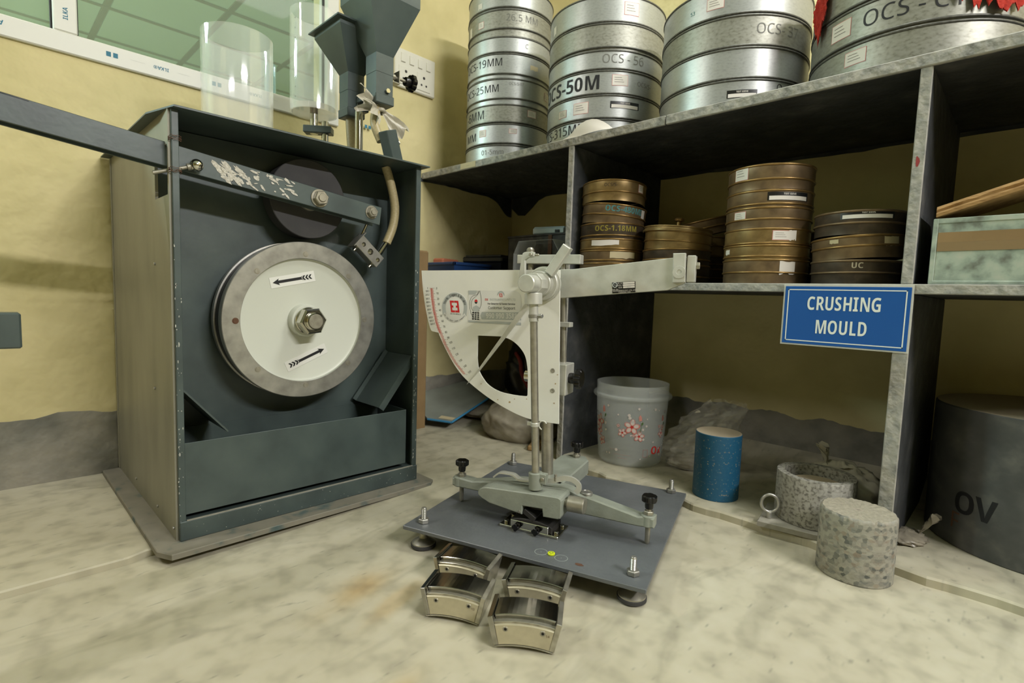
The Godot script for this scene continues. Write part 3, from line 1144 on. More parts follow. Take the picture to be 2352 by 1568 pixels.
func build_machine():
	var t = room_thing("polishing_machine", "dark teal polishing machine with a white disc wheel, lever arm and twin hoppers", "machine", Vector3(0.596, -0.012, -1.59))
	var paint = M["teal paint"]
	var P = func(n, st, m): return part(n, st, m, t)
	var st = mb()
	# base plate with cut front corners
	prism(st, [[0.243, 1.25], [0.262, 1.212], [0.918, 1.2135], [0.937, 1.23], [0.937, 1.915], [0.243, 1.915]], -0.012, 0.0, Transform3D(Basis.from_euler(Vector3(-PI / 2, 0, 0)), Vector3.ZERO), INF, 0.0015)
	P.call("base_plate", st, M["dusty paint"])
	# left side panel with the slot for the lever arm
	st = mb()
	prism_hole(st, [[-1.905, 0.0], [-1.277, 0.0], [-1.277, 0.907], [-1.905, 0.907]], [[-1.394, 0.737], [-1.285, 0.737], [-1.285, 0.838], [-1.394, 0.838]], -0.003, 0.003, Transform3D(Basis(Vector3(0, 0, 1), Vector3(0, 1, 0), Vector3(-1, 0, 0)), Vector3(0.288, 0, 0)))
	var side = P.call("side_panel", st, M["dusty steel"])
	st = mb()
	for q in [[0.311, -1.437], [0.597, -1.408], [0.032, -1.672], [0.0286, -1.436], [0.024, -1.292], [0.87, -1.62]]:
		cyl(st, Vector3(0.2852, q[0], q[1]), Vector3(0.2815, q[0], q[1]), 0.0035, 12)
	part("rivet", st, M["brushed steel"], side)
	st = mb()
	box(st, Vector3(0.895, 0, -1.905), Vector3(0.901, 0.907, -1.277), 0.001)
	P.call("side_panel", st, paint)
	st = mb()
	box(st, Vector3(0.2895, 0.0, -1.277), Vector3(0.3025, 0.907, -1.268), 0.001)
	var fa = P.call("front_flange", st, paint)
	st = mb()
	box(st, Vector3(0.8865, 0.0, -1.277), Vector3(0.9025, 0.907, -1.268), 0.001)
	var fb = P.call("front_flange", st, paint)
	# chipped paint along the flanges
	var rng = RandomNumberGenerator.new()
	rng.seed = 77
	for s in [[0.2960, fa], [0.8945, fb]]:
		st = mb()
		for i in 46:
			var y = 0.62 * pow(rng.randf(), 0.8) + 0.02
			var x = s[0] + (rng.randf_range(-0.0065, -0.003) if rng.randf() < 0.6 else rng.randf_range(-0.004, 0.006))
			var e = rng.randf_range(0.0008, 0.0032)
			flat_poly(st, ragged(rng, x, y, e, e * rng.randf_range(1.0, 4.5), 8), 0.0, 0.0003, at(0, 0, -1.268))
		part("paint_chips", st, M["paint chip"], s[1], "", "stuff")
	st = mb()
	box(st, Vector3(0.291, 0.05, -1.436), Vector3(0.895, 0.905, -1.431), 0.0)
	P.call("back_panel", st, paint)
	st = mb()
	box(st, Vector3(0.283, 0.0, -1.921), Vector3(0.903, 0.907, -1.9055), 0.001)
	P.call("rear_panel", st, M["dusty steel"])
	st = mb()
	prism(st, [[0.264, 1.36], [0.291, 1.252], [0.918, 1.248], [0.918, 1.925], [0.264, 1.925]], 0.907, 0.911, Transform3D(Basis.from_euler(Vector3(-PI / 2, 0, 0)), Vector3.ZERO), INF, 0.001)
	P.call("lid", st, paint)
	# front rail and tray
	st = mb()
	box(st, Vector3(0.2895, 0.0, -1.40), Vector3(0.9025, 0.043, -1.263), 0.0015)
	var rail = P.call("front_rail", st, paint)
	st = mb()
	for i in 40:
		var e = rng.randf_range(0.0008, 0.0022)
		flat_poly(st, ragged(rng, rng.randf_range(0.30, 0.895), 0.003 + 0.037 * rng.randf(), e * rng.randf_range(1.0, 2.4), e, 7, rng.randf_range(-0.3, 0.3)), 0.0, 0.0003, at(0, 0, -1.263))
	part("paint_chips", st, M["paint chip"], rail, "", "stuff")
	st = mb()
	for x in [[0.298, 0.300], [0.8645, 0.8665]]:
		box(st, Vector3(x[0], 0.055, -1.425), Vector3(x[1], 0.213, -1.2715))
	box(st, Vector3(0.298, 0.055, -1.2735), Vector3(0.8665, 0.213, -1.2705), 0.0008)
	box(st, Vector3(0.298, 0.055, -1.426), Vector3(0.8665, 0.213, -1.4245))
	box(st, Vector3(0.298, 0.055, -1.425), Vector3(0.8665, 0.058, -1.272))
	P.call("water_tray", st, paint)
	st = mb()
	box(st, Vector3(0.303, 0.0425, -1.2685), Vector3(0.888, 0.0445, -1.2632), 0.0005)
	part("dust_line", st, M["dusty tray"], rail)
	# sloping splash plates
	st = mb()
	var a = Vector3(0.2925, 0.339, 0)
	var b = Vector3(0.3925, 0.221, 0)
	var nn = Vector3(0.763, 0.646, 0) * 0.0035
	loft(st, [a + Vector3(0, 0, -1.285), b + Vector3(0, 0, -1.285), b + nn + Vector3(0, 0, -1.285), a + nn + Vector3(0, 0, -1.285)], [a + Vector3(0, 0, -1.43), b + Vector3(0, 0, -1.43), b + nn + Vector3(0, 0, -1.43), a + nn + Vector3(0, 0, -1.43)])
	P.call("splash_plate", st, paint)
	st = mb()
	a = Vector3(0.8945, 0.366, 0)
	b = Vector3(0.787, 0.225, 0)
	nn = Vector3(-0.795, 0.606, 0) * 0.0035
	loft(st, [a + Vector3(0, 0, -1.285), b + Vector3(0, 0, -1.285), b + nn + Vector3(0, 0, -1.285), a + nn + Vector3(0, 0, -1.285)], [a + Vector3(0, 0, -1.43), b + Vector3(0, 0, -1.43), b + nn + Vector3(0, 0, -1.43), a + nn + Vector3(0, 0, -1.43)])
	nn *= -4.5
	loft(st, [a + Vector3(0, 0, -1.285), b + Vector3(0, 0, -1.285), b + nn + Vector3(0, 0, -1.285), a + nn + Vector3(0, 0, -1.285)], [a + Vector3(0, 0, -1.288), b + Vector3(0, 0, -1.288), b + nn + Vector3(0, 0, -1.288), a + nn + Vector3(0, 0, -1.288)])
	nn *= -1.0
	loft(st, [a + Vector3(0, 0, -1.412), b + Vector3(0, 0, -1.412), b + nn + Vector3(0, 0, -1.412), a + nn + Vector3(0, 0, -1.412)], [a + Vector3(0, 0, -1.415), b + Vector3(0, 0, -1.415), b + nn + Vector3(0, 0, -1.415), a + nn + Vector3(0, 0, -1.415)])
	P.call("splash_plate", st, paint)
	# wheel
	var c = Vector3(0.5965, 0.472, 0)
	var ax = Transform3D(Basis.from_euler(Vector3(PI / 2, 0, 0)), c + Vector3(0, 0, -1.335))   # y axis looks at the viewer
	st = mb()
	lathe(st, V2([[0.158, -0.030], [0.158, -0.001], [0.159, 0], [0.1985, 0], [0.2, -0.0015], [0.2, -0.020], [0.188, -0.021], [0.188, -0.058], [0.2, -0.059], [0.2, -0.074], [0.1985, -0.076], [0.05, -0.076]]), 128, ax)
	var wh = P.call("wheel", st, M["brushed steel"])
	st = mb()
	lathe(st, V2([[0.0, -0.0115], [0.152, -0.0115], [0.1575, -0.009], [0.1578, -0.002], [0.1578, -0.02]]), 96, ax)
	part("wheel_disc", st, M["cream enamel"], wh)
	st = mb()
	lathe(st, V2([[0.1885, -0.022], [0.1965, -0.022], [0.1965, -0.057], [0.1885, -0.057]]), 96, ax)
	part("specimen_ring", st, M["dark metal"], wh)
	for k in 8:
		var u = PI / 2 + k * TAU / 8
		var p = c + Vector3(cos(u) * 0.169, sin(u) * 0.169, -1.335)
		st = mb()
		lathe(st, V2([[0.0022, 0.0008], [0.0022, 0.0012], [0.0052, 0.0012], [0.0056, 0.0004], [0.0075, 0.0004], [0.0075, -0.001]]), 18, Transform3D(ax.basis, p))
		lathe(st, V2([[0, 0.0009], [0.0023, 0.0009]]), 6, Transform3D(ax.basis, p))
		part("flange_screw", st, M["rust"] if k == 2 else M["dull nickel"], wh)
	st = mb()
	lathe(st, V2([[0.042, -0.0115], [0.041, 0.008], [0.039, 0.0105], [0.0, 0.0105]]), 48, ax)
	part("hub_boss", st, M["cream enamel"], wh)
	st = mb()
	var hz = c + Vector3(0, 0, -1.335)
	cyl(st, hz + Vector3(0, 0, 0.0125), hz + Vector3(0, 0, 0.020), 0.034, 40, 0.002)
	hexa(st, hz + Vector3(0, 0, 0.020), hz + Vector3(0, 0, 0.050), 0.0355, 0.1)
	cyl(st, hz + Vector3(0, 0, 0.050), hz + Vector3(0, 0, 0.060), 0.0225, 32, 0.002)
	part("hub_nut", st, M["chrome"], wh)
	st = mb()
	cyl(st, hz + Vector3(0, 0, 0.05), hz + Vector3(0, 0, 0.0612), 0.0185, 30, 0.001)
	part("shaft_end", st, M["dull nickel"], wh)
	# turning-direction stickers
	for q in [[0.5685, 0.5755, 12.0, PI], [0.604, 0.374, 23.0, 0.0]]:
		var xf = Transform3D(Basis.from_euler(Vector3(0, 0, deg_to_rad(q[2]))), Vector3(q[0], q[1], -1.3462))
		st = mb()
		box(st, Vector3(-0.058, -0.0135, 0), Vector3(0.058, 0.0135, 0.0006), 0.0002, xf)
		part("arrow_sticker", st, M["white sticker"], wh)
		st = mb()
		var xa = Transform3D(xf.basis * Basis.from_euler(Vector3(0, 0, q[3])), xf.origin + Vector3(0, 0, 0.0007))
		flat_poly(st, [[0.052, 0], [0.035, 0.0085], [0.0375, 0.0035], [-0.022, 0.0035], [-0.027, 0.006], [-0.022, 0], [-0.027, -0.006], [-0.022, -0.0035], [0.0375, -0.0035], [0.035, -0.0085]], 0.0, 0.0003, xa)
		for k in 3:
			var u = -0.0285 - k * 0.0085
			flat_poly(st, [[u, 0.006], [u + 0.005, 0], [u, -0.006], [u - 0.005, -0.006], [u, 0], [u - 0.005, 0.006]], 0.0, 0.0003, xa)
		part("arrow_print", st, M["black ink"], wh)
	# rubber tyre wheel
	var c2 = Vector3(0.6145, 0.7845, -1.355)
	var ax2 = Transform3D(ax.basis, c2)
	st = mb()
	lathe(st, V2([[0.0, -0.002], [0.030, -0.002], [0.030, 0], [0.0985, 0], [0.1, -0.0015], [0.1, -0.0435], [0.0985, -0.045], [0.0, -0.045]]), 96, ax2)
	var ty = P.call("rubber_tyre", st, M["black rubber"])
	st = mb()
	cyl(st, c2 + Vector3(0, 0, -0.003), c2 + Vector3(0, 0, 0.010), 0.030, 36)
	part("tyre_hub", st, M["dull nickel"], ty)
	# lever arm, a hollow bar that runs out through the slot
	var arm_at = Vector3(0.60, 0.783, -1.322)
	var axf = Transform3D(Basis.from_euler(Vector3(0, 0, deg_to_rad(-6.9))), arm_at)
	st = mb()
	box(st, Vector3(-1.25, -0.0245, 0.016), Vector3(0.195, 0.0245, 0.020), 0.0012, axf)
	box(st, Vector3(-1.25, 0.0205, -0.020), Vector3(0.195, 0.0245, 0.020), 0.0012, axf)
	box(st, Vector3(-1.25, -0.0245, -0.020), Vector3(0.195, 0.0245, -0.016), 0.0012, axf)
	var arm = P.call("lever_arm", st, paint)
	st = mb()
	var sx = Transform3D(axf.basis, axf.origin)
	for i in 16:
		flat_poly(st, ragged(rng, -0.205 + rng.randf_range(-0.02, 0.05), rng.randf_range(-0.012, 0.012), rng.randf_range(0.012, 0.05), rng.randf_range(0.004, 0.012), 13, rng.randf_range(-0.9, -0.2)), 0.0, 0.0004 + i * 0.00002, sx.translated_local(Vector3(0, 0, 0.02)))
	for i in 46:
		flat_poly(st, ragged(rng, rng.randf_range(-0.21, -0.045), rng.randf_range(-0.021, 0.019), rng.randf_range(0.006, 0.028), rng.randf_range(0.003, 0.010), 11, rng.randf_range(-0.8, 0.3)), 0.0, 0.0004 + i * 0.00002, sx.translated_local(Vector3(0, 0, 0.02)))
	part("torn_sticker", st, M["torn paper"], arm)
	bolt_set(arm, Vector3(0.617, 0.7815, -1.302), 0.0225, 0.0185).name = "arm_bolt"
	bolt_set(arm, Vector3(0.764, 0.7665, -1.302), 0.018, 0.0145)
	st = mb()
	box(st, Vector3(0.015, 0.428, -1.337), Vector3(0.0555, 0.492, -1.29), 0.003)
	box(st, Vector3(-0.08, 0.428, -1.337), Vector3(0.016, 0.492, -1.29), 0.003)
	box(st, Vector3(-0.05, 0.48, -1.318), Vector3(-0.038, 0.865, -1.306), 0.001)
	part("arm_weight", st, paint, arm)
	st = mb()
	lathe(st, V2([[0, -0.0135], [0.0052, -0.0125], [0.0095, -0.0095], [0.0125, -0.005], [0.0135, 0], [0.0125, 0.005], [0.0095, 0.0095], [0.0052, 0.0125], [0, 0.0135]]), 32, Transform3D(Basis(), Vector3(0.3385, 0.8055, -1.286)))
	part("knob_ball", st, M["chrome"], arm)
	st = mb()
	cyl(st, Vector3(0.333, 0.803, -1.288), Vector3(0.262, 0.778, -1.300), 0.004, 14)
	cyl(st, Vector3(0.331, 0.8025, -1.2883), Vector3(0.322, 0.799, -1.290), 0.0075, 18)
	part("knob_rod", st, M["dull nickel"], arm)
	# rusty wire tied round the flange
	for y in [0.846, 0.783]:
		st = mb()
		for k in 4:
			var pp = []
			for i in 14:
				var u = TAU * i / 14
				pp.append(Vector3(0.2965 + cos(u) * rng.randf_range(0.0105, 0.0125), y + rng.randf_range(-0.004, 0.004) + 0.002 * k, -1.2725 + sin(u) * 0.0085))
			sweep(st, pp, 0.0005, 6, true)
		P.call("binding_wire", st, M["rust"])
	# water nozzle hung from the arm
	var nz = Transform3D(Basis.from_euler(Vector3(0, 0, deg_to_rad(-42.0))), Vector3(0.787, 0.6655, -1.362))
	st = mb()
	box(st, Vector3(-0.046, -0.0185, -0.016), Vector3(0.046, 0.0185, 0.016), 0.0012, nz)
	box(st, Vector3(-0.0465, -0.026, -0.016), Vector3(-0.0435, 0.0265, 0.022), 0.0005, nz)
	var no = P.call("water_nozzle", st, M["brushed steel"])
	for q in [[-0.026, 0.0062], [0.002, 0.0088], [0.034, 0.0062]]:
		bolt_set(no, nz * Vector3(q[0], 0, 0.016), q[1], q[1] * 0.72, Vector3(0, 0, 1), M["chrome"])
	st = mb()
	cyl(st, Vector3(0.781, 0.752, -1.345), nz * Vector3(-0.034, 0.0, 0.0), 0.0042, 14)
	for x in [-0.030, 0.034]:
		cyl(st, nz * Vector3(x, -0.0185, 0), nz * Vector3(x, -0.030, 0), 0.0055, 14)
	part("nozzle_rod", st, M["chrome"], no)
	st = mb()
	cyl(st, Vector3(0.816, 0.650, -1.358), Vector3(0.846, 0.700, -1.350), 0.0075, 18)
	part("pipe", st, M["chrome"], no)
	st = mb()
	sweep(st, smooth_path([Vector3(0.834, 0.908, -1.345), Vector3(0.852, 0.860, -1.345), Vector3(0.866, 0.800, -1.345), Vector3(0.862, 0.745, -1.347), Vector3(0.843, 0.694, -1.350)]), 0.0125, 16)
	P.call("water_hose", st, M["braided hose"])
	# ---- on the lid: pole, hoppers, their hoses and clamps
	st = mb()
	cyl(st, Vector3(0.788, 0.911, -1.415), Vector3(0.788, 1.062, -1.415), 0.011, 24)
	P.call("hopper_pole", st, M["chrome"])
	hopper(t, Vector3(0.835, 1.083, -1.385), 0.027, 0.135, 1.40, true)
	hopper(t, Vector3(0.8105, 1.064, -1.50), 0.0255, 0.125, 1.302, false)
	st = mb()
	sweep(st, smooth_path([Vector3(0.828, 1.078, -1.385), Vector3(0.815, 1.045, -1.375), Vector3(0.808, 1.015, -1.36), Vector3(0.818, 0.975, -1.345)]), 0.0125, 16)
	P.call("feed_hose", st, M["braided hose"])
	st = mb()
	sweep(st, smooth_path([Vector3(0.806, 1.06, -1.50), Vector3(0.806, 0.99, -1.49), Vector3(0.81, 0.912, -1.48)]), 0.0135, 16)
	P.call("feed_hose", st, M["braided hose"])
	st = mb()
	box(st, Vector3(-0.019, -0.045, -0.018), Vector3(0.019, 0.045, 0.018), 0.002, at(0.836, 0.957, -1.322, 0.15, 0, 0.33))
	var hb = P.call("hose_clamp", st, M["teal paint"])
	bolt_set(hb, Vector3(0.858, 0.975, -1.322), 0.0062, 0.0058, Vector3(0.95, 0.3, 0))
	# ---- acrylic water column on its stand
	var k2 = Vector3(0.7853, 1.114, -1.696)
	st = mb()
	lathe(st, V2([[0.0675, 0.306], [0.0720, 0.306], [0.0720, 0.0], [0.0675, 0.0], [0.0675, 0.306]]), 56, Transform3D(Basis(), k2))
	var col = P.call("water_column", st, M["acrylic"])
	st = mb()
	lathe(st, V2([[0, 0.0], [0.0673, 0.0], [0.0673, 0.019], [0, 0.019]]), 56, Transform3D(Basis(), k2))
	part("column_base", st, M["acrylic thick"], col)
	st = mb()
	cyl(st, k2 + Vector3(0, 0.002, 0), k2 + Vector3(0, 0.024, 0), 0.012, 20)
	part("outlet_plug", st, M["rust"], col)
	st = mb()
	cyl(st, k2 + Vector3(0, -0.062, 0), k2 + Vector3(0, 0, 0), 0.0125, 20)
	cyl(st, Vector3(0.811, 0.911, -1.672), Vector3(0.811, 1.092, -1.672), 0.0112, 20)
	part("stand_pole", st, M["chrome"], col)
	st = mb()
	box(st, Vector3(-0.048, -0.011, -0.019), Vector3(0.040, 0.011, 0.019), 0.002, at(0.799, 1.064, -1.684, -0.7))
	part("stand_clamp", st, M["teal paint"], col)
	st = mb()
	for i in 9:
		patch(st, -0.0500, -0.0485, 0.03 + i * 0.029, 0.034 + i * 0.029, 0.0720, 0.0004, Transform3D(Basis.from_euler(Vector3(0, -0.6, 0)), k2))
	part("scale_marks", st, M["black ink"], col)
	# the loose things beside it
	var tube = thing("acrylic_tube", "large clear open acrylic tube standing on the machine lid", "acrylic tube", Vector3(0.51, 0.911, -1.553))
	st = mb()
	lathe(st, V2([[0.0825, 0.0], [0.086, 0.0], [0.086, 0.296], [0.0825, 0.296], [0.0825, 0.0]]), 64)
	part("tube_wall", st, M["acrylic"], tube)
	var jar = thing("glass_cylinder", "small bluish glass cylinder on the window ledge behind the acrylic tube", "glass cylinder", Vector3(0.745, 1.222, -1.948))
	st = mb()
	lathe(st, V2([[0, 0.001], [0.0165, 0.001], [0.0165, 0.10], [0.0185, 0.10], [0.0185, 0.0], [0, 0.0]]), 32)
	part("glass", st, M["bluish glass"], jar)

func hopper(t, base, n, neck, ytop, knobbed):
	var st = mb()
	var y0 = base.y
	var y1 = y0 + neck
	var ring = func(h, y): return [Vector3(base.x - h, y, base.z - h), Vector3(base.x + h, y, base.z - h), Vector3(base.x + h, y, base.z + h), Vector3(base.x - h, y, base.z + h)]
	loft(st, ring.call(n, y0 + 0.02), ring.call(n, y1 - 0.05))
	loft(st, ring.call(n * 1.03, y1 - 0.05), ring.call(n * 1.03, y1))
	var h = 0.080 if knobbed else 0.0785
	var ya = 1.352 if knobbed else 1.29
	loft(st, ring.call(n * 1.03, y1), ring.call(h, ya))
	loft(st, ring.call(h, ya), ring.call(h, ytop + 0.0))
	loft(st, ring.call(h + 0.013, ytop), ring.call(h + 0.013, ytop + 0.004))
	var o = part("hopper", st, M["teal paint"], t)
	st = mb()
	box(st, Vector3(base.x - n - 0.003, y0, base.z - n - 0.003), Vector3(base.x + n + 0.003, y0 + 0.026, base.z + n + 0.004), 0.002)
	part("hopper_collar", st, M["teal paint"], o)
	st = mb()
	var f = Vector3(base.x, y0 + 0.038, base.z + n)
	hexa(st, f + Vector3(0.008, 0, 0), f + Vector3(0.008, 0, 0.008), 0.0075)
	hexa(st, Vector3(base.x + n, y0 + 0.02, base.z), Vector3(base.x + n + 0.008, y0 + 0.02, base.z), 0.0075)
	part("hopper_screw", st, M["chrome"], o)
	if not knobbed:
		st = mb()
		box(st, Vector3(base.x - 0.004, y0 + 0.005, base.z + n), Vector3(base.x + 0.012, y0 + 0.03, base.z + n + 0.055), 0.002)
		box(st, Vector3(base.x, y0 + 0.04, base.z + n), Vector3(base.x + 0.012, y0 + 0.06, base.z + 0.115 - n), 0.002)
		part("hopper_bracket", st, M["teal paint"], o)
		return
	# regulating valve with its black star knob
	st = mb()
	var v = Vector3(base.x + n, y1 - 0.043, base.z + 0.004)
	box(st, v + Vector3(0.0, -0.018, -0.014), v + Vector3(0.030, -0.015, 0.014), 0.0005)
	box(st, v + Vector3(0.027, -0.018, -0.014), v + Vector3(0.030, 0.020, 0.014), 0.0005)
	part("valve_bracket", st, M["brushed steel"], o)
	st = mb()
	cyl(st, v + Vector3(-0.002, 0.002, 0), v + Vector3(0.065, 0.002, 0), 0.0045, 14)
	cyl(st, v + Vector3(0.008, 0.002, 0), v + Vector3(0.02, 0.002, 0), 0.008, 14)
	part("valve_stem", st, M["dull nickel"], o)
	st = mb()
	knob(st, v + Vector3(0.056, 0.002, 0), v + Vector3(0.087, 0.002, 0), 0.025, 7)
	part("valve_knob", st, M["black plastic"], o)
	# white polythene tied round the outlet
	st = mb()
	var rng = RandomNumberGenerator.new()
	rng.seed = 9
	for k in 3:
		var dir = [Vector3(-0.060, 0.012, 0.014), Vector3(-0.035, -0.020, 0.03), Vector3(0.052, -0.050, 0.010)][k]
		cloth_wing(st, Vector3(base.x + (-0.004 if k < 2 else 0.006), y0 - 0.012, base.z + 0.008), dir * 1.15, 0.052, rng)
	sweep(st, smooth_path([Vector3(base.x - 0.016, y0 - 0.014, base.z), Vector3(base.x, y0 - 0.012, base.z + 0.016), Vector3(base.x + 0.016, y0 - 0.014, base.z), Vector3(base.x, y0 - 0.016, base.z - 0.016)]), 0.006, 8)
	part("polythene_wrap", st, M["white polythene"], o)

# a puckered flap of film that fans out from a knot
func cloth_wing(st, p, dir, width, rng):
	var side = dir.cross(Vector3(0, 0, 1)).normalized()
	var rows = []
	for i in 9:
		var u = float(i) / 8
		var row = []
		for k in 13:
			var v = float(k) / 12 - 0.5
			var w = width * (0.12 + 0.88 * u)
			row.append(p + dir * u * (1.0 + 0.12 * sin(k * 1.3)) + side * v * w * 1.6 + Vector3(0, 0, 1) * (0.012 * u * sin(k * 1.1 + i * 0.5) + rng.randf_range(-0.0012, 0.0012)))
		rows.append(row)
	grid(st, rows)

func grid(st, rows):
	var R = rows.size()
	var Q = rows[0].size()
	var N = []
	for i in R:
		var nr = []
		for k in Q:
			var a = rows[min(i + 1, R - 1)][k] - rows[max(i - 1, 0)][k]
			var b = rows[i][min(k + 1, Q - 1)] - rows[i][max(k - 1, 0)]
			nr.append(a.cross(b).normalized())
		N.append(nr)
	for i in R - 1:
		for k in Q - 1:
			tri(st, rows[i][k], rows[i + 1][k], rows[i + 1][k + 1], N[i][k], N[i + 1][k], N[i + 1][k + 1])
			tri(st, rows[i][k], rows[i + 1][k + 1], rows[i][k + 1], N[i][k], N[i + 1][k + 1], N[i][k + 1])

# ------------------------------------------------------------------ pendulum tester and its base plate
const TURN = -1.239184   # -71 degrees

func build_tester():
	# --- steel base plate on four levelling feet
	var B = 0.048
	var t = thing("steel_base_plate", "grey painted square steel plate on four round levelling feet under the pendulum tester", "base plate", Vector3(0.990, -0.012, -0.7905), TURN)
	var st = mb()
	box(st, Vector3(-0.268, B - 0.009, -0.268), Vector3(0.268, B, 0.270), 0.0012)
	var pl = part("plate", st, M["base plate paint"], t)
	for q in [[-0.236, 0.235], [0.235, 0.229], [0.230, -0.252], [-0.241, -0.244]]:
		var gp = t.transform * Vector3(q[0], 0, q[1])
		var gy = fl(gp.x) - t.position.y
		var c = Vector3(q[0], 0, q[1])
		st = mb()
		lathe(st, V2([[0, gy + 0.001], [0.027, gy + 0.001], [0.028, gy + 0.002], [0.028, gy + 0.008], [0.0265, gy + 0.009], [0, gy + 0.009]]), 40, Transform3D(Basis(), c))
		var ft = part("foot", st, M["black rubber"], t)
		st = mb()
		lathe(st, V2([[0.0265, gy + 0.009], [0.0262, gy + 0.0115], [0.020, gy + 0.0165], [0.010, gy + 0.021], [0.0075, gy + 0.026], [0.0075, gy + 0.030], [0, gy + 0.030]]), 36, Transform3D(Basis(), c))
		hexa(st, c + Vector3(0, gy + 0.028, 0), c + Vector3(0, B - 0.009, 0), 0.008)
		part("foot_dome", st, M["dull nickel"], ft)
		st = mb()
		hexa(st, c + Vector3(0, B, 0), c + Vector3(0, B + 0.0105, 0), 0.0125, 0.4)
		var nt = part("foot_nut", st, M["brushed steel"], t)
		st = mb()
		var prof = [[0.0058, B + 0.009]]
		for i in 11:
			prof.append([0.0064, B + 0.0112 + i * 0.002])
			prof.append([0.0056, B + 0.0122 + i * 0.002])
		prof.append([0.0056, B + 0.034])
		prof.append([0.0045, B + 0.0355])
		prof.append([0, B + 0.0355])
		lathe(st, V2(prof), 20, Transform3D(Basis(), c))
		part("threaded_stud", st, M["brushed steel"], nt)
	# specimen clamp bolted to the plate
	st = mb()
	box(st, Vector3(-0.080, B, 0.098), Vector3(0.060, B + 0.006, 0.1665), 0.001)
	var cl = part("clamp_base", st, M["chrome"], t)
	for q in [[0.050, 0.112], [0.050, 0.150], [-0.069, 0.112], [-0.069, 0.150]]:
		st = mb()
		cyl(st, Vector3(q[0], B + 0.006, q[1]), Vector3(q[0], B + 0.011, q[1]), 0.0058, 18)
		part("clamp_bolt", st, M["chrome"], cl)
	st = mb()
	box(st, Vector3(-0.053, B + 0.003, 0.160), Vector3(0.037, B + 0.0215, 0.1655), 0.001)
	part("clamp_jaw", st, M["chrome"], t)
	st = mb()
	box(st, Vector3(-0.053, B + 0.003, 0.100), Vector3(0.037, B + 0.0215, 0.1045), 0.001)
	part("clamp_jaw", st, M["chrome"], t)
	st = mb()
	var hump = [[-0.053, B + 0.006]]
	for i in 13:
		var u = -1.0 + i / 6.0
		hump.append([-0.006 + 0.050 * u, B + 0.0275 - 0.008 * u * u])
	hump.append([0.044, B + 0.006])
	prism(st, hump, 0.105, 0.1595, Transform3D(), INF, 0.001)
	part("curved_specimen", st, M["specimen grey"], t)
	for x in [-0.0355, 0.0115]:
		st = mb()
		knob(st, Vector3(x, B + 0.0105, 0.1655), Vector3(x, B + 0.0105, 0.179), 0.0088, 4, 0.42)
		part("clamp_knob", st, M["black plastic"], t)
	# the little bullseye level and stains on the plate
	st = mb()
	cyl(st, Vector3(0.0713, B, 0.232), Vector3(0.0713, B + 0.004, 0.232), 0.0075, 24)
	var lv = part("bullseye_level", st, M["yellow level"], t)
	st = mb()
	lathe(st, V2([[0.003, B + 0.0042], [0.0037, B + 0.0046], [0.0042, B + 0.0042]]), 20, Transform3D(Basis(), Vector3(0.0713, 0, 0.232)))
	part("level_ring", st, M["leaf green"], lv)
	var rng = RandomNumberGenerator.new()
	rng.seed = 4
	st = mb()
	flat_poly(st, ragged(rng, 0.133, -0.243, 0.022, 0.012, 12), 0.0, 0.0004, Transform3D(Basis.from_euler(Vector3(-PI / 2, 0, 0)), Vector3(0, B, 0)))
	part("rust_stain", st, M["rust"], pl)
	st = mb()
	for q in [[0.049, 0.232], [0.094, 0.236]]:
		lathe(st, V2([[0.012, B + 0.0002], [0.013, B + 0.0003], [0.0135, B + 0.0002]]), 30, Transform3D(Basis(), Vector3(q[0], 0, q[1])))
		lathe(st, V2([[0, B + 0.0003], [0.0012, B + 0.0003]]), 8, Transform3D(Basis(), Vector3(q[0], 0, q[1])))
	part("screw_mark", st, M["grey print"], pl)

	# --- the tester itself
	t = thing("pendulum_tester", "grey pendulum skid tester with a white quadrant dial standing on the steel plate", "tester", Vector3(0.990, 0.036, -0.7905), TURN)
	var grey = M["hammer grey paint"]
	var alu = M["aluminium"]
	var P = func(n, s, m): return part(n, s, m, t)
	# tee base
	st = mb()
	prism(st, [[-0.2465, 0.043], [-0.2465, 0.062], [-0.222, 0.0645], [-0.19, 0.0625], [-0.1464, 0.0705], [-0.075, 0.088], [-0.04, 0.092], [0.040, 0.092], [0.0561, 0.0904], [0.0816, 0.0830], [0.1153, 0.0785], [0.2136, 0.061], [0.232, 0.0645], [0.2478, 0.062], [0.2478, 0.0415], [0.2148, 0.039], [0.117, 0.0395], [-0.1726, 0.0405], [-0.22, 0.0405]], 0.0725, 0.1015, Transform3D(), INF, 0.003)
	for s in [-1.0, 1.0]:
		cyl(st, Vector3(s * 0.2325, 0.0405, 0.087), Vector3(s * 0.2325, 0.0648, 0.087), 0.0158, 30, 0.002)
	var bs = P.call("tee_base", st, grey)
	st = mb()
	prism(st, [[-0.046, -0.085], [0.034, -0.085], [0.034, 0.125], [0.018, 0.152], [-0.022, 0.152], [-0.046, 0.125]], 0.056, 0.092, Transform3D(Basis.from_euler(Vector3(-PI / 2, 0, 0)), Vector3.ZERO), INF, 0.003)
	part("rear_leg", st, grey, bs)
	st = mb()
	lathe(st, V2([[0, 0.0795], [0.013, 0.0795], [0.0138, 0.0805], [0.0138, 0.0855], [0.0125, 0.087], [0.0095, 0.0872], [0.009, 0.0862], [0, 0.0862]]), 30, Transform3D(Basis(), Vector3(0.0946, 0, 0.085)))
	part("spirit_level", st, M["brushed steel"], bs)
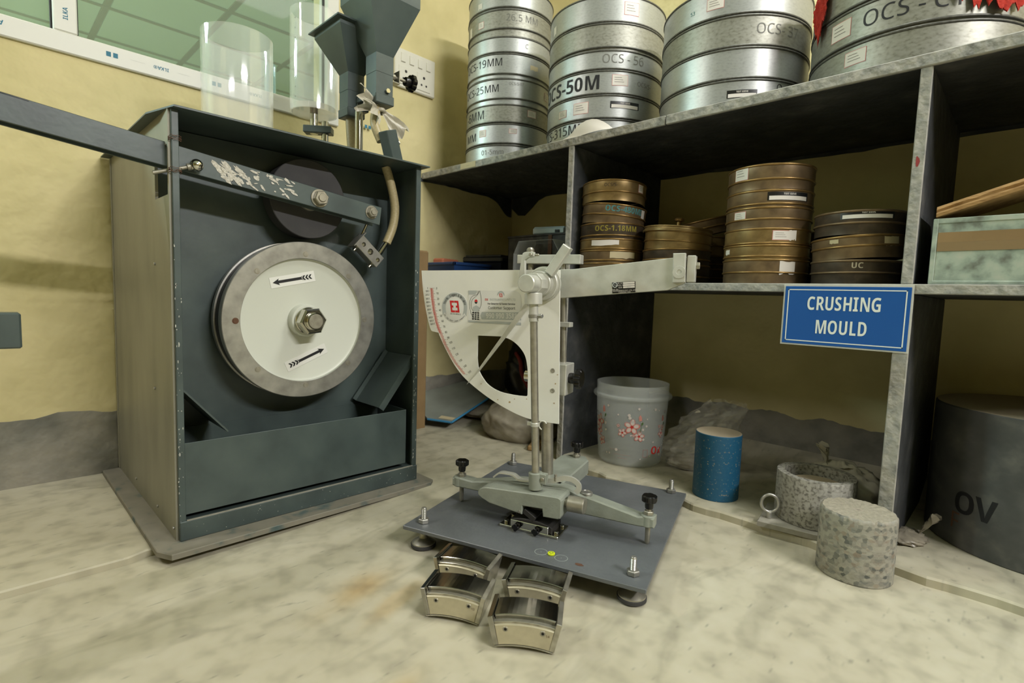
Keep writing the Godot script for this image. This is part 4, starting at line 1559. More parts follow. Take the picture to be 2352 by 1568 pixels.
	for q in [[-0.2268, 0.087, 0.0645], [0.2332, 0.087, 0.0645], [-0.002, -0.132, 0.092]]:
		var c = Vector3(q[0], 0, q[1])
		var y = q[2]
		st = mb()
		lathe(st, V2([[0, 0.0002], [0.0025, 0.0002], [0.0055, 0.005], [0.0055, y + 0.017], [0, y + 0.017]]), 20, Transform3D(Basis(), c))
		hexa(st, c + Vector3(0, y, 0), c + Vector3(0, y + 0.0085, 0), 0.0105)
		var sc = P.call("levelling_screw", st, M["dull nickel"])
		st = mb()
		knob(st, c + Vector3(0, y + 0.0135, 0), c + Vector3(0, y + 0.042, 0), 0.0165, 6)
		part("screw_knob", st, M["black plastic"], sc)
	# column and rods
	st = mb()
	cyl(st, Vector3(-0.0215, 0.088, 0.03), Vector3(-0.043, 0.575, 0.03), 0.0142, 32)
	P.call("column", st, M["dull nickel"])
	st = mb()
	for r in [[-0.097, -0.080], [-0.0125, 0.003]]:
		cyl(st, Vector3(r[1], 0.30, 0.008), Vector3(r[0], 0.622, 0.008), 0.0072, 20)
		cyl(st, Vector3(r[0], 0.617, 0.008), Vector3(r[0], 0.624, 0.008), 0.0125, 20)
		lathe(st, V2([[0.0095, 0.624], [0.0095, 0.630], [0.006, 0.6345], [0, 0.636]]), 20, Transform3D(Basis(), Vector3(r[0], 0, 0.008)))
	P.call("guide_rods", st, M["dull nickel"])
	st = mb()
	box(st, Vector3(-0.1255, 0.5952, -0.004), Vector3(0.0350, 0.6165, 0.022), 0.001)
	P.call("top_crossbar", st, alu)
	st = mb()
	box(st, Vector3(-0.016, 0.447, -0.004), Vector3(0.016, 0.4585, 0.02), 0.001)
	cyl(st, Vector3(-0.004, 0.435, 0.008), Vector3(-0.004, 0.447, 0.008), 0.006, 16)
	P.call("rod_stop", st, alu)
	st = mb()
	box(st, Vector3(-0.060, 0.290, -0.002), Vector3(0.0240, 0.3625, 0.055), 0.0015)
	var ck = P.call("carriage_clamp", st, alu)
	st = mb()
	knob(st, Vector3(0.0235, 0.329, 0.030), Vector3(0.055, 0.329, 0.030), 0.0235, 8)
	part("carriage_knob", st, M["black plastic"], ck)
	st = mb()
	cyl(st, Vector3(-0.060, 0.324, 0.03), Vector3(-0.088, 0.324, 0.03), 0.014, 24)
	part("carriage_nut", st, M["chrome"], ck)
	# dial
	st = mb()
	var outline = [[-0.3720, 0.5735], [0.0046, 0.5785], [0.0104, 0.4082], [0.0165, 0.2265]]
	outline += rounded([[-0.0200, 0.2266], [-0.0560, 0.2288], [-0.0905, 0.2362], [-0.1372, 0.2530], [-0.1841, 0.2755], [-0.2326, 0.3058], [-0.2649, 0.3366], [-0.2944, 0.3778], [-0.3140, 0.4115]])
	outline += [[-0.3165, 0.4172], [-0.3350, 0.4198]]
	outline += rounded([[-0.3385, 0.4215], [-0.3448, 0.4343], [-0.3568, 0.4752], [-0.3664, 0.5239], [-0.3720, 0.5725]])
	var hole = [[-0.2030, 0.4155], [-0.2010, 0.4172]]
	hole += rounded([[-0.1385, 0.4187], [-0.1140, 0.4130], [-0.0915, 0.3990], [-0.0752, 0.3796], [-0.0682, 0.3575], [-0.0650, 0.3300], [-0.0640, 0.2850]])
	hole += rounded([[-0.0665, 0.2815], [-0.0965, 0.2808], [-0.1382, 0.2850], [-0.1682, 0.2974], [-0.1853, 0.3135], [-0.1977, 0.3336], [-0.2022, 0.3600]])
	prism_hole(st, outline, hole, 0.066, 0.070)
	var di = P.call("dial_plate", st, M["dial enamel"])
	dial_print(di)
	for q in [[-0.0085, 0.519], [-0.0030, 0.3485], [-0.0014, 0.3022]]:
		st = mb()
		lathe(st, V2([[0, 0.0005], [0.002, 0.0005], [0.0024, 0.0012], [0.005, 0.0012], [0.0055, 0.0]]), 18, Transform3D(Basis.from_euler(Vector3(PI / 2, 0, 0)), Vector3(q[0], q[1], 0.070)))
		part("dial_screw", st, M["brushed steel"], di)
	# catch arm to the right with its end blocks and name plate
	st = mb()
	prism(st, [[-0.0096, 0.5815], [0.0240, 0.5825], [0.2455, 0.6082], [0.270, 0.6105], [0.2725, 0.5575], [0.2660, 0.5530], [0.2346, 0.5390], [-0.0067, 0.5148]], 0.016, 0.030, Transform3D(), INF, 0.001)
	var ca = P.call("catch_arm", st, alu)
	st = mb()
	prism(st, [[0.2448, 0.6165], [0.2700, 0.6170], [0.2726, 0.5560], [0.2470, 0.5548]], 0.026, 0.040, Transform3D(), INF, 0.0012)
	lathe(st, V2([[0.0135, 0.0], [0.0130, 0.0016], [0.0055, 0.0016], [0.005, 0.0006], [0, 0.0006]]), 32, Transform3D(Basis.from_euler(Vector3(PI / 2, 0, 0)), Vector3(0.2592, 0.577, 0.040)))
	part("catch_block", st, alu, ca)
	st = mb()
	box(st, Vector3(0.2735, 0.557, 0.010), Vector3(0.2905, 0.6125, 0.034), 0.0012)
	part("catch_block", st, alu, ca)
	st = mb()
	hexa(st, Vector3(0.2900, 0.592, 0.020), Vector3(0.2975, 0.592, 0.020), 0.008)
	part("catch_bolt", st, M["dull nickel"], ca)
	var nx = Transform3D(Basis.from_euler(Vector3(0, 0, deg_to_rad(4.3))), Vector3(0.1415, 0.5432, 0.0300))
	st = mb()
	box(st, Vector3(-0.0258, -0.012, 0), Vector3(0.0258, 0.012, 0.0007), 0.0002, nx)
	var npl = part("name_plate", st, M["plate black"], ca)
	st = mb()
	for i in 3:
		patch(st, -0.001, 0.0245, 0.0075 - i * 0.0047, 0.0113 - i * 0.0047, 0.0, 0.0005, nx.translated_local(Vector3(0, 0, 0.0006)))
	letters(st, "EIE INSTRUMENTS PVT. LTD. A'BAD", 0.0021, nx * at(0, -0.0072, 0.0007))
	letters(st, "Customer Care", 0.0014, nx * at(0.002, -0.0103, 0.0007))
	for i in 3:
		letters(st, ["SR. NO", "MODEL NO", "YEAR"][i], 0.0014, nx * at(-0.0075, 0.0094 - i * 0.0047, 0.0007))
	letters(st, "Mach. No. :", 0.0014, nx * at(-0.019, -0.0038, 0.0007))
	part("plate_print", st, M["label white"], npl)
	st = mb()
	lathe(st, V2([[0.0042, 0], [0.0056, 0.0003], [0.006, 0]]), 16, nx * Transform3D(Basis.from_euler(Vector3(PI / 2, 0, 0)), Vector3(-0.0195, 0.006, 0.0009)), 0.0, TAU)
	letters(st, "EE", 0.003, nx * at(-0.0195, 0.0062, 0.0009))
	letters(st, "2021", 0.002, nx * at(0.0118, -0.0001, 0.0013))
	part("plate_emblem", st, M["grey ink"], npl)
	# pivot: flange disc, ring, octagon, hub
	var ax = Transform3D(Basis.from_euler(Vector3(PI / 2, 0, 0)), Vector3(-0.031, 0.5455, 0))
	st = mb()
	lathe(st, V2([[0, 0.070], [0.0400, 0.070], [0.0400, 0.078], [0.037, 0.078], [0.037, 0.086], [0.0355, 0.088], [0.028, 0.088], [0.028, 0.104], [0.0265, 0.106], [0.019, 0.106]]), 56, ax)
	var hub = P.call("pivot_flange", st, alu)
	st = mb()
	prism(st, oct(0.0240), 0.104, 0.140, Transform3D(Basis(), Vector3(-0.031, 0.5445, 0)), INF, 0.001)
	lathe(st, V2([[0.0195, 0.138], [0.0195, 0.174], [0.0175, 0.176], [0, 0.176]]), 48, Transform3D(ax.basis, Vector3(-0.031, 0.5435, 0)))
	part("pivot_hub", st, alu, hub)
	st = mb()
	prism(st, [[-0.0905, 0.552], [-0.0905, 0.566], [-0.0868, 0.606], [-0.0830, 0.6150], [-0.0783, 0.6172], [-0.0546, 0.6172], [-0.0542, 0.6070], [-0.0700, 0.6040], [-0.0765, 0.5990], [-0.0746, 0.552]], 0.076, 0.083, Transform3D(), INF, 0.001)
	var br = P.call("stop_bracket", st, alu)
	st = mb()
	cyl(st, Vector3(-0.062, 0.611, 0.083), Vector3(-0.062, 0.611, 0.089), 0.004, 14)
	cyl(st, Vector3(-0.0535, 0.611, 0.079), Vector3(-0.044, 0.611, 0.079), 0.0028, 12)
	part("bracket_screw", st, M["dull nickel"], br)
	st = mb()
	prism(st, [[0.0234, 0.6327], [0.0404, 0.6215], [-0.001, 0.5620], [-0.0170, 0.5740]], 0.090, 0.108, Transform3D(), INF, 0.0015)
	P.call("release_lever", st, alu)
	# pointer
	st = mb()
	prism(st, [[-0.0700, 0.5035], [-0.0640, 0.4955], [-0.0610, 0.4915], [-0.1850, 0.3345], [-0.2215, 0.2965], [-0.1905, 0.3365]], 0.0825, 0.0850, Transform3D(), INF, 0.0006)
	P.call("pointer", st, alu)
	# pendulum arm: knurled collar, sleeve, tube, head
	var tp = Vector3(-0.0285, 0.5435, 0.142)
	var ft = Vector3(-0.0055, 0.10, 0.140)
	var dn = (ft - tp).normalized()
	var pen = func(a, b, r): 
		var s2 = mb()
		cyl(s2, tp + dn * a, tp + dn * b, r, 36, 0.001)
		return s2
	P.call("pendulum_tube", pen.call(0.075, 0.43, 0.0084), M["dull nickel"])
	var kn = P.call("knurled_collar", pen.call(0.020, 0.0445, 0.0192), alu)
	part("sleeve", pen.call(0.040, 0.082, 0.0102), alu, kn)
	st = pen.call(0.0655, 0.0735, 0.0115)
	cyl(st, tp + dn * 0.0695 + Vector3(0.010, 0, 0), tp + dn * 0.0695 + Vector3(0.022, 0.001, 0.004), 0.0045, 16)
	part("hose_clip", st, M["brushed steel"], kn)
	st = pen.call(0.303, 0.3125, 0.0098)
	var cc = tp + dn * 0.3075
	var pp = []
	for i in 11:
		var u = -1.9 + 3.9 * i / 10.0
		pp.append(cc + Vector3(0.0185 - 0.0090 * cos(u + 0.6), 0.0098 * sin(u + 0.6), 0))
	sweep(st, pp, 0.0017, 10)
	box(st, cc + Vector3(-0.0185, -0.0042, -0.002), cc + Vector3(-0.008, 0.0042, 0.002), 0.0005)
	P.call("tube_clip", st, alu)
	st = pen.call(0.415, 0.452, 0.0158)
	box(st, Vector3(-0.002, 0.108, 0.1335), Vector3(0.0205, 0.130, 0.1395), 0.001)
	box(st, Vector3(-0.002, 0.108, 0.1425), Vector3(0.0205, 0.130, 0.1485), 0.001)
	var so = P.call("tube_socket", st, grey)
	st = mb()
	cyl(st, Vector3(0.0135, 0.1195, 0.1485), Vector3(0.0135, 0.1195, 0.1515), 0.0042, 16)
	part("socket_screw", st, M["dull nickel"], so)
	st = mb()
	prism(st, [[-0.1385, 0.0650], [-0.1377, 0.0700], [-0.1345, 0.0745], [-0.1283, 0.0785], [-0.1190, 0.0815], [-0.108, 0.0830], [0.0461, 0.0920], [0.0575, 0.0920], [0.0625, 0.0895], [0.0645, 0.0850], [0.0645, 0.0520], [0.0625, 0.0465], [0.0570, 0.0440], [0.0236, 0.0425], [0.0210, 0.0593], [-0.0254, 0.0570], [-0.0266, 0.0373], [-0.1084, 0.0470], [-0.1277, 0.0545], [-0.1365, 0.0600]], 0.108, 0.165, Transform3D(), INF, 0.002)
	var hd = P.call("pendulum_head", st, grey)
	st = mb()
	cyl(st, Vector3(0.060, 0.0735, 0.138), Vector3(0.0725, 0.0738, 0.138), 0.0085, 20)
	cyl(st, Vector3(0.0715, 0.0738, 0.138), Vector3(0.1085, 0.0745, 0.138), 0.0172, 40, 0.0015)
	part("balance_weight", st, M["dull nickel"], hd)
	st = mb()
	box(st, Vector3(-0.016, -0.0075, -0.022), Vector3(0.016, 0.0045, 0.022), 0.001, at(-0.010, 0.0385, 0.139, 0.0, 0.0, -0.52))
	cyl(st, Vector3(-0.024, 0.046, 0.139), Vector3(0.0215, 0.048, 0.139), 0.003, 12)
	part("slider", st, M["specimen grey"], hd)
	st = mb()
	cyl(st, Vector3(-0.0325, 0.0430, 0.165), Vector3(-0.0325, 0.0430, 0.1662), 0.003, 14)
	part("head_screw", st, M["brushed steel"], hd)
	# thin lifting handle and hook behind the socket
	st = mb()
	ribbon(st, smooth_path([Vector3(-0.1175, 0.0945, 0.1), Vector3(-0.1035, 0.1065, 0.1), Vector3(-0.0850, 0.1085, 0.1), Vector3(-0.0668, 0.1075, 0.1), Vector3(-0.052, 0.0995, 0.1), Vector3(-0.0306, 0.1010, 0.1), Vector3(0.0, 0.1035, 0.1)], 4), 0.0035, 0.115, 0.130)
	P.call("lifting_strip", st, alu)
	st = mb()
	var hook = smooth_path([Vector3(0.004, 0.1045, 0), Vector3(0.0296, 0.1095, 0), Vector3(0.0504, 0.1185, 0), Vector3(0.0700, 0.1190, 0), Vector3(0.0840, 0.1110, 0), Vector3(0.0860, 0.1000, 0), Vector3(0.0790, 0.0915, 0)], 5)
	ribbon(st, hook, 0.011, 0.112, 0.117)
	var hk = P.call("lifting_hook", st, alu)
	st = mb()
	cyl(st, Vector3(0.031, 0.108, 0.1145), Vector3(0.031, 0.119, 0.1145), 0.0035, 14)
	lathe(st, V2([[0, -0.0035], [0.003, -0.002], [0.0035, 0], [0.003, 0.002], [0, 0.0035]]), 14, Transform3D(Basis(), Vector3(0.031, 0.121, 0.1145)))
	part("hook_pin", st, M["dull nickel"], hk)

func oct(r):
	var o = []
	for k in 8:
		o.append(Vector2(cos(PI / 8 + k * PI / 4), sin(PI / 8 + k * PI / 4)) * r)
	return o

# flat strip that follows a path in the xy plane, w thick, between two depths
func ribbon(st, pts, w, z0, z1):
	var L = []
	var R = []
	for i in pts.size():
		var d = (pts[min(i + 1, pts.size() - 1)] - pts[max(i - 1, 0)])
		var n = Vector2(-d.y, d.x).normalized() * w * 0.5
		L.append(Vector2(pts[i].x, pts[i].y) + n)
		R.append(Vector2(pts[i].x, pts[i].y) - n)
	R.reverse()
	prism(st, L + R, z0, z1)

func dial_print(di):
	var zz = 0.0701
	var tick = [[-0.3309, 0.5293], [-0.3297, 0.5155], [-0.3274, 0.5011], [-0.3252, 0.4874], [-0.3211, 0.4724], [-0.3162, 0.4586], [-0.3130, 0.4434], [-0.3080, 0.4301], [-0.3008, 0.4167], [-0.2933, 0.4014], [-0.2866, 0.3887], [-0.2779, 0.3744], [-0.2677, 0.3597], [-0.2556, 0.3446], [-0.2422, 0.3315], [-0.2289, 0.3179]]
	var inner = [[-0.3356, 0.5292], [-0.3334, 0.5154], [-0.3317, 0.5009], [-0.3290, 0.4873], [-0.3262, 0.4722], [-0.3217, 0.4583], [-0.3176, 0.4432], [-0.3121, 0.4298], [-0.3052, 0.4165], [-0.2975, 0.4011], [-0.2908, 0.3884], [-0.2813, 0.3742], [-0.2712, 0.3594], [-0.2590, 0.3443], [-0.2456, 0.3312], [-0.2322, 0.3176]]
	var nums = [[-0.3251, 0.5291], [-0.3225, 0.5168], [-0.3203, 0.5028], [-0.3181, 0.4897], [-0.3137, 0.4746], [-0.3104, 0.4604], [-0.3050, 0.4474], [-0.3001, 0.4337], [-0.2942, 0.4200], [-0.2872, 0.4066], [-0.2799, 0.3946], [-0.2712, 0.3803], [-0.2611, 0.3662], [-0.2497, 0.3517], [-0.2363, 0.3387], [-0.2231, 0.3251]]
	var left = [[-0.3522, 0.5290], [-0.3522, 0.5215], [-0.3524, 0.5125], [-0.3510, 0.5023], [-0.3497, 0.4936], [-0.3476, 0.4842], [-0.3458, 0.4749], [-0.3434, 0.4660], [-0.3406, 0.4551], [-0.3380, 0.4466], [-0.3352, 0.4385]]
	var red = mb()
	var blk = mb()
	var seg = func(st, a, b, w):
		var d = (b - a).normalized()
		var n = Vector2(-d.y, d.x) * w * 0.5
		flat_poly(st, [a + n, b + n, b - n, a - n], 0.0, 0.0002, at(0, 0, zz))
	for i in 15:
		for k in 10:
			var u = k / 10.0
			var a = Vector2(inner[i][0], inner[i][1]).lerp(Vector2(inner[i + 1][0], inner[i + 1][1]), u)
			var b = Vector2(tick[i][0], tick[i][1]).lerp(Vector2(tick[i + 1][0], tick[i + 1][1]), u)
			var d = (a - b).normalized()
			var L = 0.0080 if k % 5 != 0 else 0.0088
			var out = a + d * L * (0.65 if i < 8 else 1.0)
			seg.call(red, out, a if k % 5 != 0 else a.lerp(b, 0.4), 0.00055)
			if k == 0:
				seg.call(blk, a.lerp(b, -0.1), b, 0.00045)
			# the fine scale on the outer side of the band, down to 80
			if i < 8:
				seg.call(red, out + d * 0.0008, out + d * (0.0040 if k % 5 else 0.0052), 0.0005)
	seg.call(blk, Vector2(inner[15][0], inner[15][1]), Vector2(tick[15][0], tick[15][1]), 0.00045)
	var a0 = Vector2(-0.3345, 0.529)
	seg.call(blk, Vector2(-0.3460, 0.529), Vector2(-0.3310, 0.5293), 0.00045)
	for i in 8:
		var a = Vector2(inner[i][0], inner[i][1])
		var b = Vector2(inner[i + 1][0], inner[i + 1][1])
		var d = Vector2(-0.0056, 0.0)
		seg.call(red, a + d, b + d, 0.0014)
	part("scale_ticks", red, M["red ink"], di, "", "stuff")
	for i in 16:
		var turn = 0.0 if i < 4 else lerp(0.0, 0.72, (i - 4) / 11.0)
		letters(blk, str(i * 10), 0.0052, at(nums[i][0] + 0.0005, nums[i][1], zz, 0, 0, turn), 0.0, 0.0002, false, 0.85)
	for i in 11:
		var s = "0" if i == 0 else "%d/%.1f" % [i * 10, i / 10.0]
		letters(blk, s, 0.0046, at(left[i][0], left[i][1], zz, 0, 0, 0.06 + i * 0.015), 0.0, 0.0002, false, 0.66)
	part("scale_numbers", blk, M["black ink"], di)
	# round maker's badge
	var c = Vector2(-0.2700, 0.4833)
	var disc = mb()
	lathe(disc, V2([[0, 0.0003], [0.0380, 0.0003], [0.0385, 0.0001]]), 64, Transform3D(Basis.from_euler(Vector3(PI / 2, 0, 0)), Vector3(c.x, c.y, zz)))
	var bd = part("maker_badge", disc, M["white sticker"], di)
	var g = mb()
	var ring = []
	for i in 33:
		var u = lerp(-0.22, PI + 0.22, i / 32.0)
		ring.append(c + Vector2(cos(u), sin(u)) * 0.0365)
	for i in 33:
		var u = lerp(PI + 0.22, -0.22, i / 32.0)
		ring.append(c + Vector2(cos(u), sin(u)) * 0.0265)
	flat_poly(g, ring, 0.0, 0.0005, at(0, 0, zz))
	for s in [-1.0, 1.0]:
		flat_poly(g, [c + Vector2(s * 0.0358, -0.007), c + Vector2(s * 0.0262, -0.006), c + Vector2(s * 0.0235, -0.019), c + Vector2(s * 0.029, -0.013), c + Vector2(s * 0.0345, -0.021)], 0.0, 0.0005, at(0, 0, zz))
	var rd = mb()
	e3_logo(rd, at(c.x, c.y + 0.002, zz), 0.0125, 0.0145)
	var bk = mb()
	arc_text(bk, "Sturdy, Elegant & Reliable", c, 0.0315, 2.85, 0.29, 0.0062, zz, 1.0)
	arc_text(bk, "An ISO 9001:2008 Company", c, 0.0345, 3.75, 5.68, 0.0036, zz, -1.0)
	letters(bk, "INSTRUMENTS", 0.0040, at(c.x + 0.003, c.y - 0.0165, zz, 0, 0, -0.03), 0.0, 0.0004, false, 0.85)
	part("badge_ribbon", g, M["grey ink"], bd)
	part("badge_logo", rd, M["red logo"], bd)
	part("badge_text", bk, M["black ink"], bd)
	# customer support sticker
	var st = mb()
	flat_poly(st, [[-0.2305, 0.4500], [-0.2318, 0.5262], [-0.1060, 0.5285], [-0.0945, 0.5245], [-0.0890, 0.5160], [-0.0867, 0.4490]], 0.0, 0.0004, at(0, 0, zz))
	var sk = part("support_sticker", st, M["white sticker"], di)
	g = mb()
	letters(g, "INSTRUMENTS PVT LTD", 0.0052, at(-0.1375, 0.5065, zz, 0, 0, 0.02), 0.0, 0.0007, false, 0.92)
	flat_poly(g, [[-0.1925, 0.4570], [-0.1965, 0.4660], [-0.1925, 0.4750], [-0.0875, 0.4785], [-0.0868, 0.4600]], 0.0, 0.0006, at(0, 0, zz))
	flat_poly(g, [[-0.2170, 0.4780], [-0.2085, 0.4740], [-0.2005, 0.4780], [-0.1990, 0.4860], [-0.2085, 0.4905], [-0.2180, 0.4860]], 0.0, 0.0006, at(0, 0, zz))
	flat_poly(g, [[-0.2300, 0.4482], [-0.2298, 0.4535], [-0.19, 0.4515], [-0.15, 0.4545], [-0.0869, 0.4545], [-0.0867, 0.4485]], 0.0, 0.0006, at(0, 0, zz))
	flat_poly(g, [[-0.2312, 0.5160], [-0.2316, 0.5258], [-0.2075, 0.5264], [-0.2080, 0.5205], [-0.2140, 0.5165]], 0.0, 0.0006, at(0, 0, zz))
	ring = []
	for i in 17:
		var u = PI * i / 16.0
		ring.append(Vector2(-0.1422 + cos(u) * 0.0100, 0.5165 + sin(u) * 0.0105))
	for i in 17:
		var u = PI - PI * i / 16.0
		ring.append(Vector2(-0.1422 + cos(u) * 0.0072, 0.5165 + sin(u) * 0.0075))
	flat_poly(g, ring, 0.0, 0.0006, at(0, 0, zz))
	part("sticker_grey", g, M["grey ink"], sk)
	bk = mb()
	letters(bk, "For Smarter & Faster Service", 0.0042, at(-0.1405, 0.4965, zz, 0, 0, 0.02), 0.0, 0.0007, true, 0.92)
	letters(bk, "Customer Support", 0.0066, at(-0.1395, 0.4868, zz, 0, 0, 0.02), 0.0, 0.0007, false, 0.95)
	for i in 4:
		for k in 3:
			box(bk, Vector3(-0.2165 + k * 0.0072 - 0.0026, 0.4705 - i * 0.0050, zz + 0.0004), Vector3(-0.2165 + k * 0.0072 + 0.0022, 0.4738 - i * 0.0050, zz + 0.0008))
	for off in [[0.0, 0.0], [0.0045, 0.006]]:
		var path = [Vector3(-0.2040 + off[0] * 0.9, 0.5262, zz + 0.0006), Vector3(-0.2062, 0.5175 - off[1] * 0.3, zz + 0.0006), Vector3(-0.2180 + off[0], 0.5135 - off[1] * 0.6, zz + 0.0006), Vector3(-0.2255 + off[0], 0.5040 - off[1] * 0.4, zz + 0.0006), Vector3(-0.2262 + off[0], 0.4860, zz + 0.0006), Vector3(-0.2215 + off[0] * 0.8, 0.4690 + off[1] * 1.6, zz + 0.0006), Vector3(-0.2100, 0.4575 + off[1] * 2.2, zz + 0.0006), Vector3(-0.1960 - off[0] * 0.7, 0.4560 + off[1] * 3.8, zz + 0.0006)]
		sweep(bk, smooth_path(path, 5), 0.00035, 6)
	sweep(bk, smooth_path([Vector3(-0.1995, 0.5262, zz + 0.0006), Vector3(-0.1960, 0.5120, zz + 0.0006), Vector3(-0.1945, 0.4950, zz + 0.0006), Vector3(-0.1990, 0.4815, zz + 0.0006)], 5), 0.00035, 6)
	flat_poly(bk, [[-0.2135, 0.4985], [-0.2050, 0.4987], [-0.2065, 0.4955], [-0.2090, 0.4942], [-0.2118, 0.4954]], 0.0, 0.0007, at(0, 0, zz))
	part("sticker_text", bk, M["black ink"], sk)
	rd = mb()
	e3_logo(rd, at(-0.1420, 0.5170, zz + 0.0003), 0.0036, 0.0040)
	letters(rd, "EIE", 0.0048, at(-0.1805, 0.5055, zz), 0.0, 0.0007, true, 0.9)
	flat_poly(rd, [[-0.2135, 0.4990], [-0.2128, 0.5030], [-0.2092, 0.5052], [-0.2058, 0.5032], [-0.2048, 0.4992]], 0.0, 0.0007, at(0, 0, zz))
	part("sticker_red", rd, M["red logo"], sk)
	var wh = mb()
	letters(wh, "990 990 3588", 0.0126, at(-0.1385, 0.4680, zz, 0, 0, 0.03), 0.0, 0.0009, true, 0.80)
	part("sticker_number", wh, M["white sticker"], sk)
	# rust blooms
	var rs = mb()
	var rng = RandomNumberGenerator.new()
	rng.seed = 15
	for q in [[-0.1419, 0.2651, 0.004], [-0.1096, 0.2630, 0.007], [-0.0972, 0.2717, 0.003], [-0.0661, 0.2752, 0.004], [0.0050, 0.3188, 0.005], [0.0034, 0.2734, 0.004], [-0.1890, 0.2990, 0.004], [0.009, 0.34, 0.003], [-0.2890, 0.4020, 0.0025]]:
		flat_poly(rs, ragged(rng, q[0], q[1], q[2], q[2] * 0.8, 9), 0.0, 0.0003, at(0, 0, zz))
	part("rust_bloom", rs, M["rust spot"], di)

func e3_logo(st, xf, w, h):
	# two combs back to back, leaning
	var sk = Transform3D(Basis(Vector3(1, 0, 0), Vector3(-0.16, 1, 0), Vector3(0, 0, 1)), Vector3.ZERO)
	var bar = func(x0, y0, x1, y1):
		var o = []
		for p in [[x0, y0], [x1, y0], [x1, y1], [x0, y1]]:
			o.append(Vector2(p[0] * w - 0.16 * p[1] * h, p[1] * h))
		flat_poly(st, o, 0.0, 0.0006, xf)
	bar.call(-1.0, -1.0, -0.62, 1.0)
	bar.call(0.62, -1.0, 1.0, 1.0)
	for y in [[-1.0, -0.66], [0.66, 1.0]]:
		bar.call(-0.62, y[0], -0.04, y[1])
		bar.call(0.04, y[0], 0.62, y[1])
	bar.call(-0.62, -0.18, -0.30, 0.18)
	bar.call(0.30, -0.18, 0.62, 0.18)

func arc_text(st, s, c, r, a0, a1, h, z, outward):
	for i in s.length():
		if s[i] == " ":
			continue
		var u = lerp(a0, a1, float(i) / (s.length() - 1))
		var p = c + Vector2(cos(u), sin(u)) * r
		var turn = u - PI / 2 if outward > 0 else u + PI / 2
		letters(st, s[i], h, at(p.x, p.y, z, 0, 0, turn), 0.0, 0.0008, false, 0.85)

# ------------------------------------------------------------------ curved specimen moulds
func build_moulds():
	var spots = [[0.671, -0.760, 65.6, "curved chrome specimen mould nearest the steel plate's left foot, behind another mould", 0.0],
		[0.595, -0.6976, 59.5, "leftmost curved chrome specimen mould in front, stamped 13 on its side", 0.004],
		[0.7155, -0.6135, 60.8, "curved chrome specimen mould tucked under the plate's front edge, right rear of the four", 0.0],
		[0.628, -0.560, 54.0, "nearest curved chrome specimen mould in front, lowest in the photo, stamped 14", 0.004]]
	for i in 4:
		var q = spots[i]
		var y = fl(q[0]) + 0.0002
		var t = thing("specimen_mould", q[3], "mould", Vector3(q[0], y, q[1]), -deg_to_rad(q[2]), "curved specimen moulds on the floor")
		var R0 = 0.200
		var R1 = 0.242
		var cy = -R0 + 0.009     # centre of the arc below the floor
		var half = 0.245
		var D = 0.034
		var arc = func(r, a): return Vector2(sin(a) * r, cy + cos(a) * r)
		var seg = func(r0, r1, a, z0, z1, bev):
			var poly = []
			for k in 15: poly.append(arc.call(r0, lerp(-a, a, k / 14.0)))
			for k in 15: poly.append(arc.call(r1, lerp(a, -a, k / 14.0)))
			var s = mb()
			prism(s, poly, z0, z1, Transform3D(), INF, bev)
			return s
		part("body", seg.call(R0, R1 - 0.004, half - 0.030, -D, D - 0.004, 0.0005), M["mould steel"], t)
		part("cover", seg.call(R1 - 0.005, R1 + 0.0035, half - 0.036, -D + 0.006, D - 0.012, 0.0008), M["mould top"], t)
		part("base_strip", seg.call(R0 - 0.0022, R0 - 0.0002, half - 0.004, -D + 0.004, D, 0.0003), M["mould steel"], t)
		for s in [-1.0, 1.0]:
			var st = mb()
			var a = s * (half - 0.015)
			var mid = Vector3(sin(a) * (R0 + R1) * 0.5, cy + cos(a) * (R0 + R1) * 0.5, 0)
			box(st, Vector3(-0.0042, -(R1 - R0) * 0.5 + 0.0005, -D), Vector3(0.0042, (R1 - R0) * 0.5 + 0.0075, D), 0.0007, Transform3D(Basis.from_euler(Vector3(0, 0, -a)), mid))
			part("end_plate", st, M["mould top"] if s < 0 else M["mould steel"], t)
		var fs = mb()
		var poly = []
		for k in 15: poly.append(arc.call(R0, lerp(-half + 0.034, half - 0.034, k / 14.0)))
		for k in 15: poly.append(arc.call(R1 - 0.0075, lerp(half - 0.034, -half + 0.034, k / 14.0)))
		prism(fs, poly, D - 0.005, D - 0.0005, Transform3D(), INF, 0.0012)
		var fp = part("front_plate", fs, M["mould face"], t)
		for s in [-1.0, 1.0]:
			var st = mb()
			var p = arc.call(R1 - 0.0155, s * 0.135)
			lathe(st, V2([[0.0024, -0.0015], [0.0026, 0.0006], [0.0042, 0.0006], [0.0046, 0.0]]), 18, Transform3D(Basis.from_euler(Vector3(PI / 2, 0, 0)), Vector3(p.x, p.y, D - 0.0005)))
			part("front_screw", st, M["dull nickel"], fp)
			st = mb()
			lathe(st, V2([[0, 0.0002], [0.0025, 0.0002]]), 8, Transform3D(Basis.from_euler(Vector3(PI / 2, 0, 0)), Vector3(p.x, p.y, D - 0.0004)))
			part("screw_socket", st, M["dark metal"], fp)
		if i % 2 == 0:
			continue
		var ts = mb()
		var p2 = arc.call(R1 - 0.018, 0.172)
		letters(ts, ["", "13", "", "14"][i], 0.0042, at(p2.x, p2.y, D - 0.0005), 0.0, 0.0003)
		part("stamped_number", ts, M["rust"], fp)

